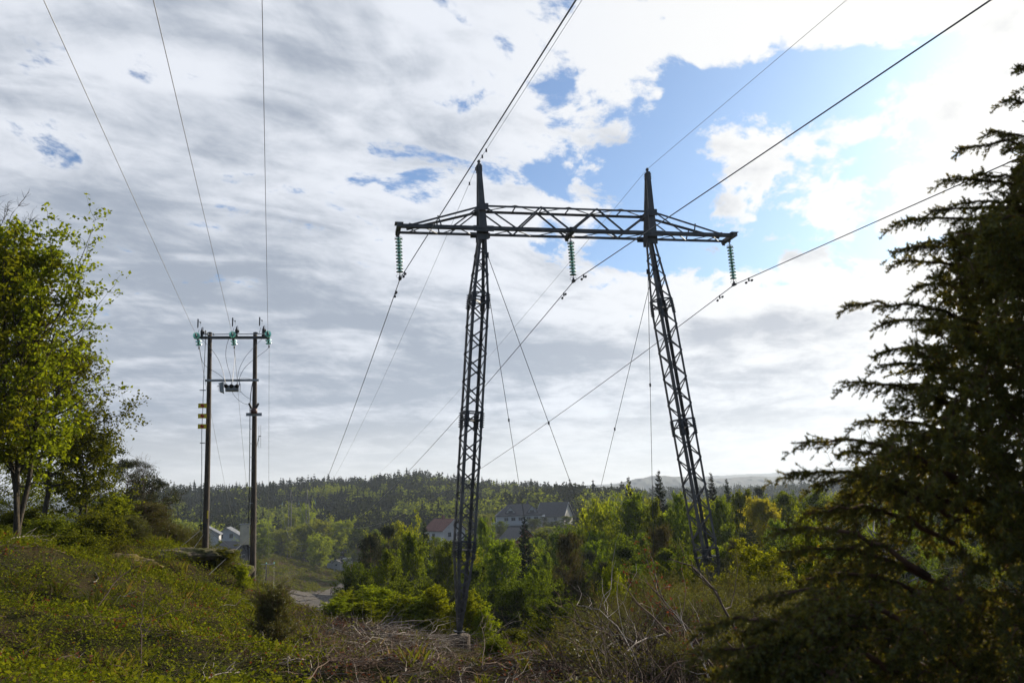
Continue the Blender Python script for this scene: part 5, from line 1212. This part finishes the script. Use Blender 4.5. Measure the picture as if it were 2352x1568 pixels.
jl = [(1480, 1310, 24, 150, 'low juniper left of the brown branch tips between the pylon legs'), (1590, 1290, 24, 190, 'wide low juniper in front of the right pylon leg'), (1710, 1325, 22, 170, 'low spreading juniper right of the right pylon leg'), (1800, 1350, 18, 150, 'low juniper just left of the big juniper'),
      (1390, 1370, 21, 120, 'low juniper behind the left part of the brush pile'), (1640, 1385, 16, 200, 'low juniper over the right part of the brush pile'), (1480, 1400, 17, 150, 'low juniper on top of the brush pile'), (1280, 1440, 19, 110, 'small low juniper at the left edge of the brush pile'), (1760, 1420, 12, 160, 'low juniper in the shadow of the big juniper'), (1545, 1215 + 120, 20, 90, 'juniper with raised dark sprays before the right pylon leg')]
jl += [(1560, 1330, 18, 170, 'low green juniper behind the long bare arching branch'), (1430, 1345, 22, 130, 'low juniper below the lone bright sapling'), (1680, 1345, 17, 170, 'low juniper right of the long bare arching branch'), (1350, 1420, 18, 120, 'low juniper beside the thick mossy branch'), (1600, 1440, 13, 170, 'low juniper in the near part of the brush pile'), (1760, 1300, 23, 150, 'low juniper below the golden birch')]
for px, yt, Y, wp, lab in jl: putpx('lowjun0', px, yt, Y, wp, lab, 'juniper', 'low junipers at the right of the clearing')
unique('bare_tree', bare_tree(140, 7, 3.6, .25), 2000, 905, 26, BARKB, L_OAK, 'bare pale twigged tree beside the edge of the big juniper', H=7)
# scrub on the cleared knoll
scr = [lod_broad(50 + i, 1.6, 2.4, 60) for i in range(3)]; n_ = 2600; px_ = r5.uniform(560, 790, n_); Y_ = r5.uniform(110, 285, n_); xx = np.array([gx(p, y) for p, y in zip(px_, Y_)]); yard_ok = ~(((px_ > 655) & (Y_ > 176) & (Y_ < 205)) | ((px_ > 735) & (Y_ > 176) & (Y_ < 248))); xx, Y_ = xx[yard_ok], Y_[yard_ok]
zz_ = ground(xx, Y_); o_ = []; wi = r5.integers(0, 3, len(xx))
for i, (V, F) in enumerate(scr):
    k = wi == i; o_.append(scatter(V, F, np.column_stack([xx[k], Y_[k], zz_[k] - .1]), r5.uniform(.2, .95, k.sum()) ** 1.5, r5.uniform(0, 6.28, k.sum())))
tag(link('knoll_scrub', mesh_np('knoll_scrub', *joinVF(o_), L_OAK)), 'low scrub dotted over the cleared knoll beside the gravel yard', 'scrub', None, 'stuff')

n_ = 5200; px_ = r5.uniform(560, 800, n_); Y_ = r5.uniform(110, 290, n_); xx = np.array([gx(p, y) for p, y in zip(px_, Y_)]); k_ = ~(((px_ > 655) & (Y_ > 176) & (Y_ < 205)) | ((px_ > 735) & (Y_ > 176) & (Y_ < 248))); xx, Y_ = xx[k_], Y_[k_]; a_ = r5.uniform(0, 6.28, len(xx))
P, q_ = curve_limbs(np.column_stack([xx, Y_, ground(xx, Y_) + .1]), np.stack([np.cos(a_), np.sin(a_), .12 + 0 * a_], 1), r5.uniform(.8, 3.5, len(xx)), 4, r5, 0, .3, r0=np.full(len(xx), .05), r1=.02)
tag(link('knoll_brushwood', mesh_np('knoll_brushwood', *tubes(P, q_, 3), TWIG)), 'felled twigs strewn over the cleared knoll beside the gravel yard', 'brushwood', None, 'stuff')

# ------------------------------------------------------------------ the big juniper at the right, close to the camera
def spray_t(seed, L=.24):
    rng = np.random.default_rng(seed); out = []; wood = []; n = 8; t = np.linspace(0, 1, n)
    ax = np.stack([L * t, .02 * np.sin(3 * t + seed), L * (.24 * t - .55 * t ** 2)], 1); wood.append(tubes(ax[None], (.0030 * (1 - t * .7))[None], 3))
    shoots = [(ax[-1], norm(ax[-1] - ax[-2]), .045)]
    for i in range(15):
        f = rng.uniform(.10, 1); p = np.array([np.interp(f, t, ax[:, k]) for k in range(3)]); d = norm(np.array([.75, rng.choice([-1, 1]) * rng.uniform(.2, .9), rng.uniform(-.9, .55)])); shoots.append((p, d, rng.uniform(.03, .075) * (1.15 - .5 * f)))
    for p, d, l in shoots:
        m_ = int(16 + l * 380); u = rng.uniform(0, 1, m_); b = p + d * l * u[:, None]; q = norm(rng.normal(size=(m_, 3)) + d * .9); ln = rng.uniform(.010, .017, m_)[:, None]; s = norm(np.cross(q, rng.normal(size=(m_, 3)))) * .0028
        out.append((np.stack([b - s, b + s, b + q * ln + s * .25, b + q * ln - s * .25], 1).reshape(-1, 3), np.arange(4 * m_).reshape(m_, 4)))
        wood.append(tubes(np.stack([p, p + d * l])[None], np.array([[.0016, .0008]]), 3))
    return joinVF(out), joinVF(wood)
SPR = [spray_t(i) for i in range(4)]
rj = np.random.default_rng(77)
bx_, by_ = gx(2260, 4.3), 4.3; bz_ = G(bx_, by_); JB = np.array([bx_, by_, bz_])
jp = thing('juniper_tree', JB, 'large dark juniper with drooping sprays filling the right side close to the camera', 'juniper')
ys_ = [100, 150, 300, 340, 420, 480, 520, 620, 720, 800, 880, 960, 1010, 1080, 1140, 1200, 1300, 1380, 1440, 1500, 1568, 1620]
xs_ = [2372, 2350, 2320, 2285, 2255, 2205, 2130, 2090, 2060, 2050, 2040, 1990, 1960, 1885, 1850, 1830, 1800, 1760, 1680, 1610, 1560, 1560]
tipsJ = [(2335, 152, 4.0), (2270, 302, 4.0), (2200, 342, 3.9), (2160, 412, 3.9), (2138, 484, 3.8), (2048, 512, 3.7), (2060, 575, 3.8), (2052, 600, 3.9), (1945, 700, 3.6), (2025, 742, 3.8), (2012, 812, 3.8), (2015, 838, 3.7), (1935, 882, 3.6), (2050, 884, 3.8), (1832, 1016, 3.4),
         (1930, 1038, 3.7), (1800, 1090, 3.4), (1870, 1110, 3.6), (1960, 970, 3.8), (1788, 1215, 3.3), (1795, 1265, 3.4), (1845, 1180, 3.6), (1850, 1330, 3.5), (1738, 1375, 3.2), (1612, 1436, 3.0), (1600, 1492, 2.9), (1700, 1450, 3.1), (1680, 1530, 3.0), (1780, 1420, 3.3), (1840, 1400, 3.4), (2110, 560, 3.9), (2100, 660, 3.9), (2180, 470, 4.0), (2235, 400, 4.0), (2300, 230, 4.1), (2350, 200, 4.1)]
pos = []; dirs = []; scl = []; limbs = []
for (px, py, Y) in tipsJ:
    tip = at(px, py, Y); o = at(min(px + rj.uniform(330, 430), 2560), py + rj.uniform(60, 150), Y + .35); o[2] = max(o[2], bz_ + .1); L = np.linalg.norm(tip - o); n = 14; t = np.linspace(0, 1, n)[:, None]
    P = o + (tip - o) * t; P[:, 2] += np.sin(np.pi * t[:, 0]) * .09 * L; P[1:-1] += rj.normal(size=(n - 2, 3)) * .006; limbs.append(P)
    m_ = int(L / .035); f = np.linspace(.30, .955, m_); dr = norm(P[-1] - P[-4])
    for ff in f:
        p = np.array([np.interp(ff, t[:, 0], P[:, k]) for k in range(3)]); side = rj.normal(size=3) * .6 * (1.02 - ff * .7); d = norm(dr + side * np.array([1, 1, .6])); pos.append(p - d * .03); dirs.append(d); scl.append(rj.uniform(.35, .75) * (1.15 - .6 * ff))
    pos.append(tip - norm(dr) * .17); dirs.append(norm(dr + [0, 0, .1])); scl.append(.85)
nv_ = 3600; k = 0; gapf = lambda q: math.sin(q[0] * 5.1 + 1) * math.sin(q[1] * 4.3) + math.sin(q[2] * 5.7 + q[0] * 2)
while k < nv_:
    py = rj.uniform(60, 1680); xl = np.interp(py, ys_, xs_); px = xl + 75 + rj.uniform(.0, 1.0) ** .9 * (2520 - xl); Y = rj.uniform(3.1, 5.4) if px > xl + 60 else rj.uniform(3.6, 4.4)
    p = at(px, py, Y)
    if p[2] < bz_ + .02 or (gapf(p) > .62 and px < 2400 and py < 1350): k += 1; continue
    if py > 1330 and px < 1950: p = at(px, py, rj.uniform(2.9, 3.7))
    d = p - (JB + np.array([.15, .3, (p[2] - bz_) * .7])); d[2] = -.05; d = norm(d + rj.normal(size=3) * np.array([.5, .5, .38])); pos.append(p - d * .12); dirs.append(d); scl.append(rj.uniform(.55, 1.35)); k += 1
pos = np.array(pos); dirs = np.array(dirs); scl = np.array(scl); zup = np.array([0, 0, 1.])
Xd = dirs; Yd = norm(np.cross(zup + rj.normal(size=Xd.shape) * .25, Xd)); Zd = np.cross(Xd, Yd)
nee, wdj = [], []
for i, ((nv, nf), (wv, wf_)) in enumerate(SPR):
    s_ = np.arange(len(pos)) % 4 == i
    for V, F, lst in ((nv, nf, nee), (wv, wf_, wdj)):
        A = (V[None, :, 0:1] * Xd[s_][:, None] + V[None, :, 1:2] * Yd[s_][:, None] + V[None, :, 2:3] * Zd[s_][:, None]) * scl[s_][:, None, None] + pos[s_][:, None]
        FF = F[None] + (np.arange(s_.sum()) * len(V))[:, None, None]; lst.append((A.reshape(-1, 3) - JB, FF.reshape(-1, 4)))
link('needle_crown', mesh_np('needle_crown', *joinVF(nee), L_JUN), jp)
LB = np.array(limbs) - JB; stems = []
for k in range(6):
    a = rj.uniform(-1.2, 1.2); h = rj.uniform(2.0, 3.2); t = np.linspace(0, 1, 14)[:, None]; stems.append(np.concatenate([.12 * math.cos(a) + .55 * math.cos(a) * t + .25, .12 * math.sin(a) + .3 * math.sin(a) * t + .2, -.2 + h * t], 1))
V1 = tubes(LB, np.linspace(.014, .003, 14)[None].repeat(len(LB), 0), 5); V2 = tubes(np.array(stems), np.linspace(.05, .008, 14)[None].repeat(6, 0), 7)
link('trunk', mesh_np('juniper_stems', *joinVF([V1, V2] + wdj), BARKP, False), jp)

# ================================================================== HOUSES
def house(name, px, py, Y, w_, d_, hw, hr, yaw, wall, roof, wins, label, chim=None, cat='house', over=.45, hip=0.0, door=None, group=None):
    """ridge along local x; py is the foot of the walls; front is local -y"""
    p = at(px, py, Y); o = thing(name, p, label, cat, group, rad(yaw)); m = MB()
    x, y = w_ / 2, d_ / 2; hx = x - hip
    m.poly([(-x, -y, -3), (x, -y, -3), (x, y, -3), (-x, y, -3), (-x, -y, hw), (x, -y, hw), (x, y, hw), (-x, y, hw), (-hx, 0, hw + hr - .02), (hx, 0, hw + hr - .02)],
           [(0, 1, 5, 4), (1, 2, 6, 5), (2, 3, 7, 6), (3, 0, 4, 7), (5, 6, 9), (7, 4, 8), (4, 5, 9, 8), (6, 7, 8, 9)])
    m.build('wall', wall, o); m = MB(); k = hr / y; X1 = x + over; Y1 = y + over; e_ = hw - over * k; th = .22; hx1 = hx + (over if hip == 0 else 0)
    top = [(-X1, -Y1, e_), (X1, -Y1, e_), (X1, Y1, e_), (-X1, Y1, e_), (-hx1, 0, hw + hr), (hx1, 0, hw + hr)]
    V = [(a, b, c + th) for a, b, c in top] + [(a, b, c + .01) for a, b, c in top]
    if hip: F = [(0, 1, 5, 4), (2, 3, 4, 5), (1, 2, 5), (3, 0, 4), (6, 7, 1, 0), (7, 8, 2, 1), (8, 9, 3, 2), (9, 6, 0, 3), (10, 11, 7, 6), (11, 10, 9, 8), (11, 8, 7), (10, 6, 9)]
    else: F = [(0, 1, 5, 4), (2, 3, 4, 5), (10, 11, 7, 6), (8, 11, 10, 9), (0, 6, 7, 1), (2, 8, 9, 3), (0, 4, 10, 6), (4, 3, 9, 10), (1, 7, 11, 5), (5, 11, 8, 2)]
    m.poly(V, F); rf = m.build('roof', roof, o)
    if not hip:
        for sx in (-1, 1):
            m = MB()
            for sy in (-1, 1): m.beam((sx * (X1 + .03), sy * Y1, e_ + .08), (sx * (X1 + .03), 0, hw + hr + .10), .05, .26, ref=(1, 0, 0))
            m.build('barge_board', MWHT, rf)
    if chim: m = MB(); m.box((chim[0], chim[1], hw + hr + .3), (.7, .6, 1.6)); m.build('chimney', MSLATE if roof is MSLATE else MTILE, rf)
    for (f, u, z, ww, hh) in wins:
        n_, c, sz = {'f': ((0, -1), (u, -y - .02, z), (ww, .1, hh)), 'r': ((1, 0), (x + .02, u, z), (.1, ww, hh)), 'l': ((-1, 0), (-x - .02, u, z), (.1, ww, hh))}[f]
        m = MB(); m.box(c, sz); fr_ = m.build('window', MWHT if wall is not MWHT else MGRY, o)
        for k_ in (-1, 1):
            c2 = np.array(c, float); s2 = np.array(sz, float)
            if f == 'f': c2[0] += k_ * ww * .235; s2 = np.array([ww * .42, .1, hh * .84]); c2[1] -= .03
            else: c2[1] += k_ * ww * .235; s2 = np.array([.1, ww * .42, hh * .84]); c2[0] += .03 * (1 if f == 'r' else -1)
            m = MB(); m.box(c2, s2); m.build('pane', MWIN, fr_)
    if door: f, u, ww, hh = door; m = MB(); m.box((u, -y - .04, hh / 2) if f == 'f' else ((x + .04) * (1 if f == 'r' else -1), u, hh / 2), (ww, .1, hh) if f == 'f' else (.1, ww, hh)); m.build('door', MWIN, o)  # garage opening drawn as a dark slab, interior shade put into its colour
    return o
hh_ = house('white_house', 1192, 1203, 292, 15.5, 9.5, 3.2, 3.4, 4, MWHT, MSLATE, [('f', -4.6, 1.9, 1.5, 1.2), ('f', -2.2, 1.9, 1.5, 1.2), ('f', .3, 1.9, 1.5, 1.2), ('f', 3, 1.9, 1.5, 1.2), ('f', 5.6, 1.9, 1.5, 1.2)], 'big white house with a dark hipped roof and two gabled dormers on the hillside', (3.2, .3), hip=4.2)
for sx in (-3.0, 4.4):
    m = MB(); m.poly([(sx - 1.9, -3.9, 3.6), (sx + 1.9, -3.9, 3.6), (sx, -3.9, 6.0), (sx - 1.9, 0, 3.6), (sx + 1.9, 0, 3.6), (sx, 0, 6.0)], [(0, 1, 2), (5, 4, 3), (0, 3, 4, 1), (1, 4, 5, 2), (2, 5, 3, 0)]); dw = m.build('dormer', MWHT, hh_)
    m = MB()
    for s in (-1, 1): m.poly([(sx, -4.2, 6.25), (sx + s * 2.3, -4.2, 3.55), (sx + s * 2.3, 0, 3.55), (sx, 0, 6.25), (sx, -4.2, 6.05), (sx + s * 2.1, -4.2, 3.45), (sx + s * 2.1, 0, 3.45), (sx, 0, 6.05)], [(0, 1, 2, 3), (7, 6, 5, 4), (0, 4, 5, 1), (1, 5, 6, 2)])
    m.build('dormer_roof', MSLATE, dw); m = MB(); m.box((sx, -3.95, 4.35), (1.5, .08, .8)); m.build('window', MWIN, dw)
c = at(1178, 1206, 286); t = thing('terrace_fence', c, 'white plank fence along the terrace below the big white house', 'fence', None, rad(4)); m = MB(); m.box((0, 0, .6), (14.5, .08, 1.1)); m.build('planking', MWHT, t)
for k in range(7): m = MB(); m.box((-7 + k * 2.33, -.08, .6), (.16, .1, 1.35)); m.build('post', MWHT, t)
c = at(1178, 1207, 286.4); m = MB(); m.box((0, 0, -1.6), (15.5, .5, 3.0)); o = m.build('retaining_wall', MSLATE, None); o.location = Vector(c); o.rotation_euler = (0, 0, rad(4)); tag(o, 'dark retaining wall under the white terrace fence', 'wall')
house('cream_house', 1275, 1199, 304, 10.5, 7.5, 2.6, 4.4, -28, MCREAM, MSLATE, [('l', 0, 3.9, .9, 1.1), ('l', -1.5, 1.5, .9, 1.1), ('f', -2, 1.4, 1.2, 1.1), ('f', 2, 1.4, 1.2, 1.1)], 'cream gabled house with a steep dark roof right of the big white house')
house('white_annex', 1237, 1199, 300, 3.4, 3.2, 2.0, .5, 0, MWHT, MGRY, [('f', 0, 1.2, 1, .8)], 'small white annex between the big white house and the cream house', cat='outbuilding')
house('white_house', 1022, 1262, 230, 8.5, 7.4, 5.4, 2.7, -48, MWHT, MTILE, [('r', -1.6, 4.2, 1.1, 1.3), ('r', 1.5, 4.2, 1.1, 1.3), ('r', 0, 1.6, 1.6, 1.3), ('f', 0, 4.0, 1.3, 1.2)], 'white gabled house with a red brown roof left of the left pylon leg', (-.5, 0))
house('red_house', 1190, 1262, 206, 6.5, 5.5, 2.8, 2.3, -55, MREDW, MSLATE, [('r', 0, 1.7, 1.2, 1.2)], 'dark red house low among the trees below the white terrace')
house('white_house', 524, 1262, 262, 8.6, 8.0, 4.2, 2.5, 101, MWHT, MSLT2, [('l', -1.4, 4.3, 1.1, 1.4), ('l', 1.5, 4.3, 1.1, 1.4), ('l', 2.2, 1.5, 1.2, 1.3)], 'white house with two upper windows in its gable seen between the wooden poles')
house('dark_house', 536, 1290, 200, 8.0, 5.6, 2.4, 2.2, -40, MSLATE, MSLATE, [('f', 0, 1.3, 1.2, 1.0), ('r', 0, 1.3, 1, 1)], 'dark low house with white barge boards between the wooden poles')
house('white_house', 478, 1252, 228, 6.0, 6.0, 3.0, 1.8, 104, MWHT, MSLT2, [('l', 0, 2.0, 1.2, 1.2)], 'small white house behind the foot of the left wooden pole')
house('garage', 792, 1278, 300, 4.4, 3.5, 2.3, 1.15, 90, MWHT, MSLATE, [], 'small white garage with a dark opening in its gable above the sheds', cat='garage', over=.25, door=('l', 0, 2.4, 1.5))
house('long_shed', 777, 1296, 292, 7.0, 3.4, 2.1, .5, 0, MWHT, MSLATE, [('f', -2.6, 1.2, .9, .7)], 'long low white shed with a flat dark roof above the gravel yard', cat='shed', over=.2)
house('small_shed', 777, 1305, 284, 3.2, 2.8, 1.9, 1.0, 78, MWHT, MSLATE, [('l', 0, 1.3, .6, .6)], 'tiny white gabled shed in front of the long low shed', cat='shed', over=.25)
house('white_shed', 799, 1298, 286, 2.7, 2.6, 2.1, .3, 0, MWHT, MGRY, [('f', 0, 1.2, .8, .9)], 'white box shaped shed right of the tiny gabled shed', cat='shed', over=.15)
house('white_shed', 817, 1294, 290, 3.4, 3.0, 2.3, 1.0, 0, MWHT, MSLATE, [('f', -.6, 1.3, .9, .9)], 'white shed with a dark roof half hidden by trees, rightmost of the sheds', cat='shed', over=.25)
house('red_roofed_house', 838, 1278, 300, 6.5, 6.5, 3.0, 2.6, 62, MREDW, MTILE, [('l', 0, 1.6, 1, 1)], 'house with a red tiled roof half hidden by dark pines right of the sheds')
c = at(816, 1309, 280); t = thing('board_fence', c, 'orange brown board fence below the rightmost white shed', 'fence'); m = MB(); m.box((0, 0, 1.0), (3.2, .08, 2.0)); m.build('boards', MORG, t)
for k in (-1, 0, 1): m = MB(); m.box((k * 1.45, -.08, 1.05), (.12, .1, 2.2)); m.build('post', MORG, t)

# ================================================================== AIR
hm = bpy.data.materials.new('thin_haze'); hm.use_nodes = True; hn = NT(hm.node_tree); hn.n.clear()
pv = hn.node('ShaderNodeVolumePrincipled'); pv.inputs['Color'].default_value = (.66, .76, .92, 1); pv.inputs['Density'].default_value = .00016; pv.inputs['Anisotropy'].default_value = .35
ho = hn.node('ShaderNodeOutputMaterial'); hn.l.new(pv.outputs[0], ho.inputs['Volume'])
m = MB(); m.box((0, 0, 75), (10900, 10900, 370)); o = m.build('haze', hm, None); tag(o, 'thin blue haze that fades the far hills', 'haze', None, 'stuff')
